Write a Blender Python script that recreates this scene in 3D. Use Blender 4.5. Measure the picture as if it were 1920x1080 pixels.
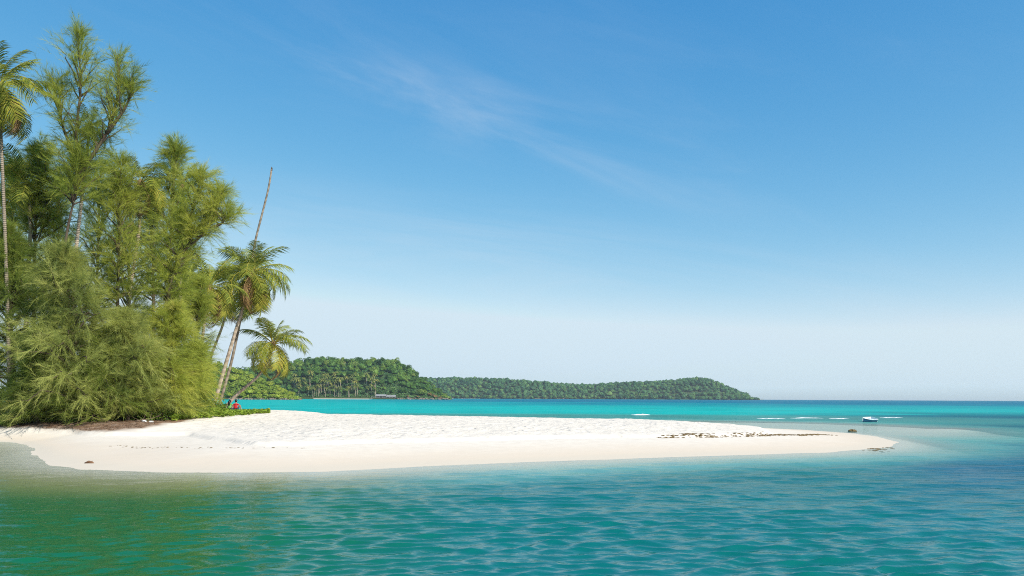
import bpy, bmesh, math, random
import numpy as np
from mathutils import Vector, Matrix, Euler

sc = bpy.context.scene
for o in list(bpy.data.objects): bpy.data.objects.remove(o)
RAD = math.radians

# ------------------------------------------------------------------ camera, sky, sun, exposure
F = 1493.0; H0 = 746.2; ROLL = math.atan(0.0045); CH = 2.2      # focal length in photo pixels, horizon row, roll, height
cd = bpy.data.cameras.new('camera'); cam = bpy.data.objects.new('camera', cd); sc.collection.objects.link(cam)
cd.sensor_width = 36.0; cd.lens = 36.0 * F / 1920.0
cd.shift_y = (H0 - 540.0) / 1920.0
cd.clip_start = 0.1; cd.clip_end = 20000
cam.location = (0, 0, CH)
cam.rotation_euler = (Matrix.Rotation(RAD(90), 4, 'X') @ Matrix.Rotation(ROLL, 4, 'Z')).to_euler()
sc.camera = cam

SUN_AZ, SUN_EL = 130.0, 41.0
w = bpy.data.worlds.new('World'); sc.world = w; w.use_nodes = True
nt = w.node_tree; N = nt.nodes; L = nt.links
bg = N['Background']; bg.inputs[1].default_value = 0.074
sky = N.new('ShaderNodeTexSky'); sky.sky_type = 'NISHITA'; sky.sun_disc = False
sky.sun_elevation = RAD(SUN_EL); sky.sun_rotation = RAD(SUN_AZ)
sky.altitude = 0; sky.air_density = 0.5; sky.dust_density = 0.9; sky.ozone_density = 1.0
# thin cirrus laid out in world directions: azimuth and elevation of the ray
tc = N.new('ShaderNodeTexCoord'); sep = N.new('ShaderNodeSeparateXYZ'); L.new(tc.outputs['Generated'], sep.inputs[0])
def wm(op, a, b=None, c=None, clamp=False):
    n = N.new('ShaderNodeMath'); n.operation = op; n.use_clamp = clamp
    for i, v in enumerate((a, b, c)):
        if v is None: continue
        if isinstance(v, (int, float)): n.inputs[i].default_value = v
        else: L.new(v, n.inputs[i])
    return n.outputs[0]
ymax = wm('MAXIMUM', sep.outputs[1], 0.05)
U = wm('DIVIDE', sep.outputs[0], ymax); V_ = wm('DIVIDE', sep.outputs[2], ymax)
def cloud_layer(angle, off, rot_scale, seed, lo, hi, detail=7, rough=.62, dist=.6):
    # rotated coordinates: s along the streak, t across
    ca, sa = math.cos(angle), math.sin(angle)
    s = wm('ADD', wm('MULTIPLY', U, ca), wm('MULTIPLY', V_, sa))
    t = wm('SUBTRACT', wm('MULTIPLY', V_, ca), wm('MULTIPLY', U, sa))
    cmb = N.new('ShaderNodeCombineXYZ'); L.new(wm('MULTIPLY', s, rot_scale[0]), cmb.inputs[0]); L.new(wm('MULTIPLY', t, rot_scale[1]), cmb.inputs[1]); cmb.inputs[2].default_value = seed
    nz = N.new('ShaderNodeTexNoise'); nz.inputs['Scale'].default_value = 1.0; nz.inputs['Detail'].default_value = detail
    nz.inputs['Roughness'].default_value = rough; nz.inputs['Distortion'].default_value = dist; L.new(cmb.outputs[0], nz.inputs['Vector'])
    mr = N.new('ShaderNodeMapRange'); mr.interpolation_type = 'SMOOTHSTEP'; L.new(nz.outputs[0], mr.inputs[0]); mr.inputs[1].default_value = lo; mr.inputs[2].default_value = hi
    d = wm('DIVIDE', wm('SUBTRACT', t, off[0]), off[1])
    band = wm('EXPONENT', wm('MULTIPLY', wm('MULTIPLY', d, d), -1.0))
    ds = wm('DIVIDE', wm('SUBTRACT', s, off[2]), off[3])
    band = wm('MULTIPLY', band, wm('EXPONENT', wm('MULTIPLY', wm('MULTIPLY', ds, ds), -1.0)))
    return wm('MULTIPLY', mr.outputs[0], band)
c1 = cloud_layer(RAD(-20), (.325, .052, -.22, .52), (2.6, 10), 3.1, .36, .80)
c2 = cloud_layer(RAD(-7), (.16, .06, .05, .7), (1.6, 16), 8.4, .34, .8)
c3 = cloud_layer(RAD(-12), (.34, .22, .2, .7), (2.2, 8), 5.7, .5, .95)
cf = wm('ADD', wm('MULTIPLY', c1, .27), wm('ADD', wm('MULTIPLY', c2, .34), wm('MULTIPLY', c3, .16)), clamp=True)
# colour response of the photograph: one power curve per channel over the whole sky
spl = N.new('ShaderNodeSeparateColor'); L.new(sky.outputs[0], spl.inputs[0]); hs = N.new('ShaderNodeCombineColor'); chn = []
for k, (g_, a_) in enumerate(((1.839, 1.33), (.865, 2.78), (.389, 4.88))): chn.append(wm('MULTIPLY', wm('POWER', spl.outputs[k], g_), a_))
chn[0] = wm('MINIMUM', wm('MINIMUM', chn[0], 6.8), wm('MULTIPLY', chn[1], .81)); chn[1] = wm('MINIMUM', wm('MAXIMUM', chn[1], wm('MULTIPLY', chn[0], 1.16)), 8.3); chn[2] = wm('MINIMUM', wm('MAXIMUM', chn[2], wm('MULTIPLY', chn[1], 1.10)), 9.3)
for k in range(3): L.new(chn[k], hs.inputs[k])
mx = N.new('ShaderNodeMix'); mx.data_type = 'RGBA'; L.new(cf, mx.inputs[0]); L.new(hs.outputs[0], mx.inputs[6]); mx.inputs[7].default_value = (7.2, 7.9, 8.8, 1)
L.new(mx.outputs[2], bg.inputs[0])

sund = bpy.data.lights.new('sun', 'SUN'); sund.energy = 5.0; sund.angle = RAD(0.53); sund.color = (1, .945, .85)
sun = bpy.data.objects.new('sun', sund); sc.collection.objects.link(sun)
sdir = Vector((math.sin(RAD(SUN_AZ)) * math.cos(RAD(SUN_EL)), math.cos(RAD(SUN_AZ)) * math.cos(RAD(SUN_EL)), math.sin(RAD(SUN_EL))))
sun.rotation_euler = sdir.to_track_quat('Z', 'Y').to_euler(); sun.location = sdir * 60

vs = sc.view_settings; vs.view_transform = 'Standard'; vs.look = 'None'; vs.gamma = 1; vs.use_curve_mapping = False; vs.exposure = 0.42
cy = sc.cycles; cy.filter_width = 1.05; cy.use_denoising = False; cy.use_adaptive_sampling = False; cy.sample_clamp_indirect = 4.0; cy.max_bounces = 6; cy.transparent_max_bounces = 8; cy.diffuse_bounces = 3; cy.glossy_bounces = 2
cy.caustics_reflective = False; cy.caustics_refractive = False

# ------------------------------------------------------------------ helpers
C = sc.collection
rng = np.random.default_rng(7); random.seed(7)

def ray(px, py):
    dx, dy = px - 960.0, py - H0; c, s = math.cos(ROLL), math.sin(ROLL)
    return np.array([(dx * c + dy * s) / F, 1.0, -(-dx * s + dy * c) / F])
def at(px, py, D): return ray(px, py) * D + np.array([0, 0, CH])          # a photo pixel at distance D metres
def gnd(px, py, z=0.0):
    r = ray(px, py); return r * ((z - CH) / r[2]) + np.array([0, 0, CH])   # a photo pixel on the level z

def tag(o, label=None, cat=None, group=None, kind=None):
    if label: o['label'] = label
    if cat: o['category'] = cat
    if group: o['group'] = group
    if kind: o['kind'] = kind
    return o
def link(o, parent=None):
    C.objects.link(o)
    if parent is not None: o.parent = parent
    return o
def empty(name, loc):
    o = bpy.data.objects.new(name, None); o.location = loc; o.empty_display_size = .3; return link(o)
def mesh(name, V, Fs, mats=(), smooth=False, midx=None, attrs=None):
    """V (n,3); Fs a list of index arrays, each (m,3) or (m,4)."""
    me = bpy.data.meshes.new(name); V = np.ascontiguousarray(V, dtype=np.float32)
    if not isinstance(Fs, (list, tuple)): Fs = [Fs]
    Fs = [np.asarray(f, dtype=np.int32) for f in Fs if len(f)]
    idx = np.concatenate([f.ravel() for f in Fs]); cnt = np.concatenate([np.full(len(f), f.shape[1], np.int32) for f in Fs])
    st = np.concatenate([[0], np.cumsum(cnt)[:-1]]).astype(np.int32)
    me.vertices.add(len(V)); me.vertices.foreach_set('co', V.ravel())
    me.loops.add(len(idx)); me.loops.foreach_set('vertex_index', idx)
    me.polygons.add(len(cnt)); me.polygons.foreach_set('loop_start', st)
    me.polygons.foreach_set('use_smooth', np.full(len(cnt), bool(smooth)))
    for m in (mats if isinstance(mats, (list, tuple)) else [mats]): me.materials.append(m)
    if midx is not None: me.polygons.foreach_set('material_index', np.asarray(midx, np.int32))
    if attrs:
        for k, a in attrs.items():
            a = np.asarray(a, np.float32)
            if a.ndim == 1:
                t = me.attributes.new(k, 'FLOAT', 'POINT'); t.data.foreach_set('value', a)
            else:
                t = me.attributes.new(k, 'FLOAT_COLOR', 'POINT'); t.data.foreach_set('color', np.c_[a, np.ones(len(a))].astype(np.float32).ravel())
    me.update(calc_edges=True); me.validate(); return me
def obj(name, me, parent=None, loc=None):
    o = bpy.data.objects.new(name, me)
    if loc is not None: o.location = loc
    return link(o, parent)
def tube(P, R, sides=6, cap=True):
    P = np.asarray(P, float); R = np.broadcast_to(np.asarray(R, float), (len(P),)); n = len(P)
    T = np.gradient(P, axis=0); T /= np.linalg.norm(T, axis=1)[:, None] + 1e-9
    ref = np.array([0, 0, 1.0]) if abs(T[0][2]) < .9 else np.array([0, 1.0, 0])
    A = np.cross(T, ref); A /= np.linalg.norm(A, axis=1)[:, None] + 1e-9; B = np.cross(T, A)
    th = np.linspace(0, 2 * np.pi, sides, endpoint=False)
    V = (P[:, None] + R[:, None, None] * (A[:, None] * np.cos(th)[None, :, None] + B[:, None] * np.sin(th)[None, :, None])).reshape(-1, 3)
    i = np.arange(n - 1)[:, None] * sides; j = np.arange(sides)[None]; k = (j + 1) % sides
    Q = np.stack([i + j, i + k, i + sides + k, i + sides + j], -1).reshape(-1, 4)
    Fs = [Q]
    if cap:
        V = np.vstack([V, P[-1:], P[:1]]); t = len(V) - 2
        Fs.append(np.stack([(n - 1) * sides + j[0], (n - 1) * sides + k[0], np.full(sides, t)], -1))
        Fs.append(np.stack([k[0], j[0], np.full(sides, t + 1)], -1))
    return V, Fs
def join(parts):
    Vs, Qs, Ts, o = [], [], [], 0
    for V, Fs in parts:
        for f in (Fs if isinstance(Fs, (list, tuple)) else [Fs]):
            f = np.asarray(f)
            if len(f): (Qs if f.shape[1] == 4 else Ts).append(f + o)
        Vs.append(V); o += len(V)
    return np.vstack(Vs), ([np.vstack(Qs)] if Qs else []) + ([np.vstack(Ts)] if Ts else [])
def box(c, s, rz=0):
    c = np.asarray(c, float); s = np.asarray(s, float) / 2
    V = np.array([[x, y, z] for x in (-1, 1) for y in (-1, 1) for z in (-1, 1)]) * s
    a = math.cos(rz), math.sin(rz); V = np.c_[V[:, 0] * a[0] - V[:, 1] * a[1], V[:, 0] * a[1] + V[:, 1] * a[0], V[:, 2]] + c
    return V, [np.array([[0, 1, 3, 2], [4, 6, 7, 5], [0, 4, 5, 1], [2, 3, 7, 6], [0, 2, 6, 4], [1, 5, 7, 3]])]
def smooth_path(P, n=24):
    P = np.asarray(P, float); d = np.r_[0, np.cumsum(np.linalg.norm(np.diff(P, axis=0), axis=1))]; t = np.linspace(0, d[-1], n)
    Q = np.stack([np.interp(t, d, P[:, k]) for k in range(3)], 1)
    for _ in range(max(1, n // 8)):
        Q[1:-1] = .25 * Q[:-2] + .5 * Q[1:-1] + .25 * Q[2:]
    return Q
def vnoise(x, y, seed=0):
    xi = np.floor(x).astype(np.int64); yi = np.floor(y).astype(np.int64); fx = x - xi; fy = y - yi
    fx = fx * fx * (3 - 2 * fx); fy = fy * fy * (3 - 2 * fy)
    def h(a, b):
        n = (a * 374761393 + b * 668265263 + seed * 974634777) & 0x7fffffff
        n = ((n ^ (n >> 13)) * 1274126177) & 0x7fffffff
        return ((n ^ (n >> 16)) & 0xffff) / 65535.0
    return (h(xi, yi) * (1 - fx) + h(xi + 1, yi) * fx) * (1 - fy) + (h(xi, yi + 1) * (1 - fx) + h(xi + 1, yi + 1) * fx) * fy
def fbm(x, y, oct=4, seed=0):
    s = 0; a = .5
    for k in range(oct): s = s + a * vnoise(x * 2 ** k + 17.3 * k, y * 2 ** k - 9.1 * k, seed + k); a *= .5
    return s
def sst(a, b, x): t = np.clip((x - a) / (b - a), 0, 1); return t * t * (3 - 2 * t)
def icosphere(sub):
    bm = bmesh.new(); bmesh.ops.create_icosphere(bm, subdivisions=sub, radius=1); bm.verts.ensure_lookup_table()
    V = np.array([v.co[:] for v in bm.verts]); Fc = np.array([[v.index for v in f.verts] for f in bm.faces]); bm.free(); return V, Fc
ICO1, ICO2, ICO3 = icosphere(1), icosphere(2), icosphere(3)

# ------------------------------------------------------------------ materials
def mat(name):
    m = bpy.data.materials.new(name); m.use_nodes = True; t = m.node_tree
    return m, t, t.nodes, t.links, t.nodes['Principled BSDF']
def nd(t, kind, **kw):
    n = t.nodes.new(kind)
    for k, v in kw.items(): setattr(n, k, v)
    return n
def noise_tex(t, scale, detail=4, rough=.55, coord='Object', vec_scale=None):
    tc = nd(t, 'ShaderNodeTexCoord'); n = nd(t, 'ShaderNodeTexNoise'); n.inputs['Scale'].default_value = scale
    n.inputs['Detail'].default_value = detail; n.inputs['Roughness'].default_value = rough
    if coord == 'World':
        g = nd(t, 'ShaderNodeNewGeometry'); src = g.outputs['Position']
    else: src = tc.outputs[coord]
    if vec_scale:
        mp = nd(t, 'ShaderNodeMapping'); mp.inputs['Scale'].default_value = vec_scale; t.links.new(src, mp.inputs[0]); src = mp.outputs[0]
    t.links.new(src, n.inputs['Vector']); return n.outputs[0]
def ramp(t, fac, stops):
    r = nd(t, 'ShaderNodeValToRGB'); e = r.color_ramp.elements
    while len(e) < len(stops): e.new(.5)
    for k, (p, c) in enumerate(stops): e[k].position = p; e[k].color = (*c, 1)
    t.links.new(fac, r.inputs[0]); return r.outputs[0]
def mixc(t, f, a, b, mode='MIX'):
    m = nd(t, 'ShaderNodeMix', data_type='RGBA', blend_type=mode)
    for i, v in ((0, f), (6, a), (7, b)):
        if isinstance(v, (int, float)): m.inputs[i].default_value = v
        elif isinstance(v, tuple): m.inputs[i].default_value = (*v, 1)
        else: t.links.new(v, m.inputs[i])
    return m.outputs[2]
def mth(t, op, a, b=None, clamp=False):
    n = nd(t, 'ShaderNodeMath', operation=op, use_clamp=clamp)
    for i, v in enumerate((a, b)):
        if v is None: continue
        if isinstance(v, (int, float)): n.inputs[i].default_value = v
        else: t.links.new(v, n.inputs[i])
    return n.outputs[0]
def bump(t, h, strength, dist): 
    b = nd(t, 'ShaderNodeBump'); b.inputs['Strength'].default_value = strength; b.inputs['Distance'].default_value = dist; t.links.new(h, b.inputs['Height']); return b.outputs[0]
def attr(t, name, typ='GEOMETRY'): 
    a = nd(t, 'ShaderNodeAttribute', attribute_name=name); return a
def simple(name, col, rough=.8, var=.25, scale=6, bmp=0):
    m, t, n, l, p = mat(name); f = noise_tex(t, scale)
    c = tuple(col); l.new(ramp(t, f, [(.3, tuple(x * (1 - var) for x in c)), (.7, tuple(min(1, x * (1 + var)) for x in c))]), p.inputs['Base Color'])
    p.inputs['Roughness'].default_value = rough; p.inputs['Specular IOR Level'].default_value = .25
    if bmp: l.new(bump(t, noise_tex(t, scale * 4), .6, bmp), p.inputs['Normal'])
    return m
def leaf_mat(name, stops, transl=.35, use_attr=True, objrand=0.0, world_scale=None, rough=.6):
    """foliage: colour from a per-leaf tint value, a little per-tree shift, light through the leaf"""
    m, t, n, l, p = mat(name); fac = None
    if use_attr: fac = attr(t, 'tint').outputs['Fac']
    if objrand:
        oi = nd(t, 'ShaderNodeObjectInfo'); r = oi.outputs['Random']
        fac = r if fac is None else mth(t, 'ADD', mth(t, 'MULTIPLY', fac, 1 - objrand), mth(t, 'MULTIPLY', r, objrand))
    if world_scale:
        f2 = noise_tex(t, world_scale, 2, coord='World'); fac = mth(t, 'ADD', mth(t, 'MULTIPLY', fac, .7), mth(t, 'MULTIPLY', f2, .3))
    c = ramp(t, fac, stops); l.new(c, p.inputs['Base Color']); p.inputs['Roughness'].default_value = rough; p.inputs['Specular IOR Level'].default_value = .15
    tr = nd(t, 'ShaderNodeBsdfTranslucent'); l.new(mixc(t, .5, c, (.30, .34, .03), 'MIX') if False else c, tr.inputs[0])
    ms = nd(t, 'ShaderNodeMixShader'); ms.inputs[0].default_value = transl; l.new(p.outputs[0], ms.inputs[1]); l.new(tr.outputs[0], ms.inputs[2])
    l.new(ms.outputs[0], n['Material Output'].inputs[0]); return m

M = {}
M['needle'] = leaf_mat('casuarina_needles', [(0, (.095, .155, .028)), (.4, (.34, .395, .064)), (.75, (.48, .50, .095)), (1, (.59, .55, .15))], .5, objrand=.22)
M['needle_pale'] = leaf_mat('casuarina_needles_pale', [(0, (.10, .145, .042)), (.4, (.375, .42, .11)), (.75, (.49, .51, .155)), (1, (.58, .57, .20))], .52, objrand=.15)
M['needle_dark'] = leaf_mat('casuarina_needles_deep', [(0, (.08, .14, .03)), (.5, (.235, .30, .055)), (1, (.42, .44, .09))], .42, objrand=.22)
M['frond'] = leaf_mat('palm_leaflets', [(0, (.06, .105, .02)), (.45, (.21, .25, .036)), (.8, (.37, .34, .05)), (1, (.50, .40, .08))], .35)
M['dead_frond'] = leaf_mat('dry_palm_leaflets', [(0, (.16, .09, .045)), (1, (.40, .25, .12))], .2)
M['broad'] = leaf_mat('broad_leaves', [(0, (.035, .075, .012)), (.5, (.085, .155, .02)), (1, (.21, .27, .04))], .35, objrand=.2)
M['creeper'] = leaf_mat('creeper_leaves', [(0, (.10, .19, .02)), (.5, (.22, .32, .036)), (1, (.36, .40, .07))], .35)
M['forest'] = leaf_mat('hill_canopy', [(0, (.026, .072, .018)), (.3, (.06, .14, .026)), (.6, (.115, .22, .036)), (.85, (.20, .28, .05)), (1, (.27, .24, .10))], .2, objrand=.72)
M['scrub'] = leaf_mat('hill_scrub', [(0, (.10, .17, .022)), (.5, (.25, .33, .036)), (1, (.38, .40, .06))], .2, objrand=.6)
M['scrub_low'] = leaf_mat('low_scrub', [(0, (.06, .11, .018)), (.5, (.16, .24, .03)), (1, (.29, .33, .05))], .2)
M['forest_far'] = leaf_mat('far_canopy', [(0, (.018, .065, .026)), (.5, (.05, .135, .042)), (1, (.12, .21, .05))], .15)
M['palm_far'] = leaf_mat('far_palm_leaves', [(0, (.09, .13, .035)), (.6, (.18, .21, .05)), (1, (.32, .29, .07))], .25, objrand=.6)
M['dry_bush'] = leaf_mat('dry_bush_leaves', [(0, (.16, .11, .045)), (1, (.30, .21, .09))], .2)

def bark(name, c0, c1, ring=None):
    m, t, n, l, p = mat(name); f = noise_tex(t, 3.0, 6, .65, vec_scale=(1, 1, .35)); l.new(ramp(t, f, [(.3, c0), (.7, c1)]), p.inputs['Base Color'])
    p.inputs['Roughness'].default_value = .9; p.inputs['Specular IOR Level'].default_value = .1
    h = noise_tex(t, 22, 4, .6, vec_scale=(1, 1, .25))
    if ring:
        tcx = nd(t, 'ShaderNodeTexCoord'); wv = nd(t, 'ShaderNodeTexWave', wave_type='BANDS', bands_direction='Z'); wv.inputs['Scale'].default_value = ring; wv.inputs['Distortion'].default_value = 2.5; wv.inputs['Detail'].default_value = 2
        l.new(tcx.outputs['Object'], wv.inputs[0]); h = mth(t, 'ADD', h, wv.outputs['Fac'])
    l.new(bump(t, h, .8, .03), p.inputs['Normal']); return m
M['bark'] = bark('casuarina_bark', (.045, .033, .024), (.13, .10, .075))
M['palm_bark'] = bark('palm_bark', (.26, .205, .155), (.50, .42, .33), 3.0)
M['dead_bark'] = bark('weathered_palm_bark', (.14, .115, .09), (.34, .285, .225), 3.0)
M['fibre'] = simple('palm_fibre', (.17, .105, .06), .95, .4, 9, .02)
M['coconut'] = simple('coconut_husk', (.16, .14, .035), .6, .3, 8)
M['hair'] = simple('black_hair', (.012, .010, .009), .45, .3, 30)
M['skin'] = simple('skin', (.36, .20, .12), .55, .1, 12)
M['red'] = simple('red_cotton', (.42, .018, .022), .9, .12, 20)
M['green'] = simple('green_cotton', (.13, .33, .08), .9, .12, 20)
M['shorts'] = simple('dark_cloth', (.03, .035, .05), .9, .2, 20)
M['boat_blue'] = simple('blue_boat_paint', (.035, .14, .27), .35, .15, 5)
M['boat_in'] = simple('pale_boat_paint', (.56, .66, .70), .45, .1, 5)
M['boat_dark'] = simple('dark_rubber', (.02, .022, .025), .5, .2, 9)
M['rock'] = simple('shore_rock', (.19, .15, .125), .9, .45, .6, .2)
M['roof'] = simple('corrugated_roof', (.22, .225, .22), .6, .15, .5)
M['wood'] = simple('dark_timber', (.075, .062, .055), .85, .3, 2)
M['pale_wood'] = simple('pale_timber', (.36, .33, .30), .85, .2, 2)
M['weed'] = simple('dry_seaweed', (.135, .095, .042), .95, .5, 9)
M['twig'] = simple('dead_twig', (.12, .085, .06), .95, .35, 9)
M['litter_mat'] = simple('needle_litter', (.17, .095, .055), .95, .45, 5)
M['white'] = simple('white_plastic', (.58, .59, .59), .4, .06, 5)
M['foam'] = simple('foam', (.70, .72, .72), .9, .04, 3)
M['hill_soil'] = simple('hill_undergrowth', (.035, .06, .018), .95, .45, .05)
M['far_sand'] = simple('far_sand', (.48, .44, .38), .95, .08, .4)

# sand
m, t, n, l, p = mat('white_sand'); M['sand'] = m
geo = nd(t, 'ShaderNodeNewGeometry'); sx = nd(t, 'ShaderNodeSeparateXYZ'); l.new(geo.outputs['Position'], sx.inputs[0])
zn = mth(t, 'ADD', sx.outputs[2], mth(t, 'MULTIPLY', mth(t, 'SUBTRACT', noise_tex(t, .35, 4, .6, 'World'), .5), .16))
damp = nd(t, 'ShaderNodeMapRange', interpolation_type='SMOOTHSTEP'); l.new(zn, damp.inputs[0]); damp.inputs[1].default_value = .0; damp.inputs[2].default_value = .42
dry = ramp(t, noise_tex(t, 2.2, 6, .7, 'World'), [(.25, (.545, .495, .43)), (.6, (.635, .585, .515))])
base = mixc(t, damp.outputs[0], (.56, .48, .385), dry)
wet = nd(t, 'ShaderNodeMapRange', interpolation_type='SMOOTHSTEP'); l.new(sx.outputs[2], wet.inputs[0]); wet.inputs[1].default_value = .02; wet.inputs[2].default_value = .09
base = mixc(t, wet.outputs[0], (.53, .47, .385), base)
lit = attr(t, 'litter').outputs['Fac']
lf = mth(t, 'MULTIPLY', lit, mth(t, 'ADD', .45, noise_tex(t, 1.6, 5, .7, 'World')), clamp=True)
ltc = ramp(t, noise_tex(t, 7, 5, .7, 'World'), [(.3, (.085, .048, .030)), (.7, (.29, .185, .115))])
base = mixc(t, lf, base, ltc)
l.new(base, p.inputs['Base Color']); p.inputs['Roughness'].default_value = .95; p.inputs['Specular IOR Level'].default_value = .12
hh = mth(t, 'ADD', noise_tex(t, 5.0, 5, .65, 'World'), mth(t, 'MULTIPLY', noise_tex(t, 1.4, 3, .5, 'World'), 1.5))
vg = nd(t, 'ShaderNodeNewGeometry'); vo = nd(t, 'ShaderNodeTexVoronoi'); vo.inputs['Scale'].default_value = 1.7; l.new(vg.outputs['Position'], vo.inputs['Vector'])
dent = nd(t, 'ShaderNodeMapRange', interpolation_type='SMOOTHSTEP'); l.new(vo.outputs['Distance'], dent.inputs[0]); dent.inputs[1].default_value = .12; dent.inputs[2].default_value = .34
hh = mth(t, 'ADD', hh, mth(t, 'MULTIPLY', dent.outputs[0], .8))                                                    # trodden hollows
bp = nd(t, 'ShaderNodeBump'); l.new(mth(t, 'MULTIPLY', attr(t, 'rough').outputs['Fac'], .9), bp.inputs['Strength']); bp.inputs['Distance'].default_value = .07; l.new(hh, bp.inputs['Height']); l.new(bp.outputs[0], p.inputs['Normal'])

# water: upwelling colour of the water column and bottom, seen-through shallows, reflecting skin
m, t, n, l, p = mat('sea_water'); M['sea'] = m; t.nodes.remove(p)
col = attr(t, 'water_colour').outputs['Color']; dep = attr(t, 'depth').outputs['Fac']; ch = attr(t, 'chop').outputs['Fac']
h1 = noise_tex(t, 2.4, 4, .6, 'World', (.55, 1.0, 1)); h2 = noise_tex(t, .6, 4, .62, 'World', (.45, 1.0, 1)); h3 = noise_tex(t, 8, 3, .6, 'World', (.4, 1, 1))
h4 = noise_tex(t, .13, 3, .6, 'World', (.4, 1, 1)); hb = mth(t, 'ADD', mth(t, 'ADD', mth(t, 'MULTIPLY', h1, .30), mth(t, 'MULTIPLY', mth(t, 'ADD', mth(t, 'MULTIPLY', h2, 1.1), mth(t, 'MULTIPLY', h4, 3.2)), ch)), mth(t, 'MULTIPLY', h3, .075))
bn = nd(t, 'ShaderNodeBump'); bn.inputs['Distance'].default_value = .55; l.new(mth(t, 'ADD', mth(t, 'MULTIPLY', ch, .75), .10), bn.inputs['Strength']); l.new(hb, bn.inputs['Height'])
dif = nd(t, 'ShaderNodeBsdfDiffuse'); l.new(col, dif.inputs[0]); l.new(bn.outputs[0], dif.inputs['Normal'])
tra = nd(t, 'ShaderNodeBsdfTransparent'); tra.inputs[0].default_value = (.90, .97, .96, 1)
opa = mth(t, 'SUBTRACT', 1.0, mth(t, 'EXPONENT', mth(t, 'MULTIPLY', mth(t, 'MAXIMUM', dep, 0.0), -2.1)))
s1 = nd(t, 'ShaderNodeMixShader'); l.new(opa, s1.inputs[0]); l.new(tra.outputs[0], s1.inputs[1]); l.new(dif.outputs[0], s1.inputs[2])
gl = nd(t, 'ShaderNodeBsdfGlossy'); gl.inputs['Roughness'].default_value = .06; l.new(bn.outputs[0], gl.inputs['Normal']); gl.inputs[0].default_value = (1, 1, 1, 1)
fr = nd(t, 'ShaderNodeFresnel'); fr.inputs['IOR'].default_value = 1.33; l.new(bn.outputs[0], fr.inputs['Normal'])
frc = mth(t, 'MINIMUM', mth(t, 'MULTIPLY', fr.outputs[0], .95), mth(t, 'SUBTRACT', .36, mth(t, "MULTIPLY", ch, .48)))
s2 = nd(t, 'ShaderNodeMixShader'); l.new(frc, s2.inputs[0]); l.new(s1.outputs[0], s2.inputs[1]); l.new(gl.outputs[0], s2.inputs[2])
l.new(s2.outputs[0], n['Material Output'].inputs[0])

# ------------------------------------------------------------------ the sand spit and the sea
near = [(0, 828), (40, 830), (66, 840), (72, 858), (98, 872), (160, 880), (250, 884), (400, 886), (600, 884), (800, 874), (1000, 866), (1200, 859), (1400, 853), (1550, 848), (1640, 841), (1672, 836), (1680, 831)]
far = [(1672, 43), (1645, 47), (1600, 51.5), (1500, 57.5), (1300, 64), (1000, 71), (700, 78), (500, 83), (400, 87), (0, 100), (-900, 122)]
poly = [gnd(-900, 812)[:2], gnd(-300, 822)[:2]] + [gnd(*q)[:2] for q in near] + [((px - 960) / F * D, D) for px, D in far]
poly = np.array([np.asarray(q, float) for q in poly])
def sdist(x, y):
    d2 = np.full(x.shape, 1e18); ins = np.zeros(x.shape, bool); n = len(poly)
    for i in range(n):
        a, b = poly[i], poly[(i + 1) % n]; e = b - a; wx, wy = x - a[0], y - a[1]
        tt = np.clip((wx * e[0] + wy * e[1]) / (e @ e), 0, 1); d2 = np.minimum(d2, (wx - tt * e[0]) ** 2 + (wy - tt * e[1]) ** 2)
        c = (a[1] > y) != (b[1] > y)
        with np.errstate(divide='ignore', invalid='ignore'): ins ^= c & (x < e[0] * (y - a[1]) / (e[1] if e[1] else 1e-9) + a[0])
    return np.where(ins, 1, -1) * np.sqrt(d2)
def terrain(x, y, fine=True):
    x = np.asarray(x, float); y = np.asarray(y, float); sd = sdist(x, y)
    wob = (fbm(x * .22, y * .22, 3, 3) - .45) * 1.6
    d = sd + wob * np.clip(np.abs(sd) / 3, 0, 1)
    d = np.where(d > 0, d * (1 + 1.6 * sst(-15, -21, x)), d)
    edge = 6.6 + 1.2 * (fbm(x * .12 + 5, y * .12, 2, 11) - .4) * 2
    zin = np.interp(d, [0, 2.5, 6.2], [0, .12, .36]) + .15 * sst(-.18, .18, d - edge) + np.interp(d, [6.6, 11, 20, 32], [0, .26, .46, .54])
    zout = -np.interp(-d, [0, 1.2, 3, 6, 12, 40, 300, 3000], [0, .10, .42, 1.15, 2.3, 4, 6, 12])
    # the bar that runs on under water past the tip and behind the spit
    r = np.hypot((x - 21 + .1 * (y - 64)) / 19.0, (y - 64) / 23.0); bar = -.02 - .10 * fbm(x * .15, y * .15, 3, 31) - 2.6 * np.clip(r - .55, 0, 9) ** 1.5
    r2 = np.hypot((x - 5) / 60.0, (y - 88) / 26.0); bar2 = -.45 - 2.6 * np.clip(r2 - .6, 0, 9) ** 1.5
    r3 = np.hypot(((x - 30) * .84 + (y - 59) * .54) / 9.0, (-(x - 30) * .54 + (y - 59) * .84) / 4.0); bar3 = -.05 - 1.2 * np.clip(r3 - .5, 0, 9) ** 1.5
    zo = np.maximum(zout, np.maximum(np.maximum(bar, bar3), bar2)) * sst(0, 1.2, -d)
    z = np.where(d > 0, zin, zo)
    if fine:
        dryness = sst(6, 8, d)
        z = z + dryness * ((fbm(x * 2.1, y * 2.1, 3, 5) - .45) * .12 + (fbm(x * .5, y * .5, 2, 8) - .4) * .10) + (1 - dryness) * (fbm(x * .7, y * .7, 2, 21) - .4) * .006
    return z
def ground_z(x, y): return float(terrain(np.array([x]), np.array([y]), True)[0])

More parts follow.
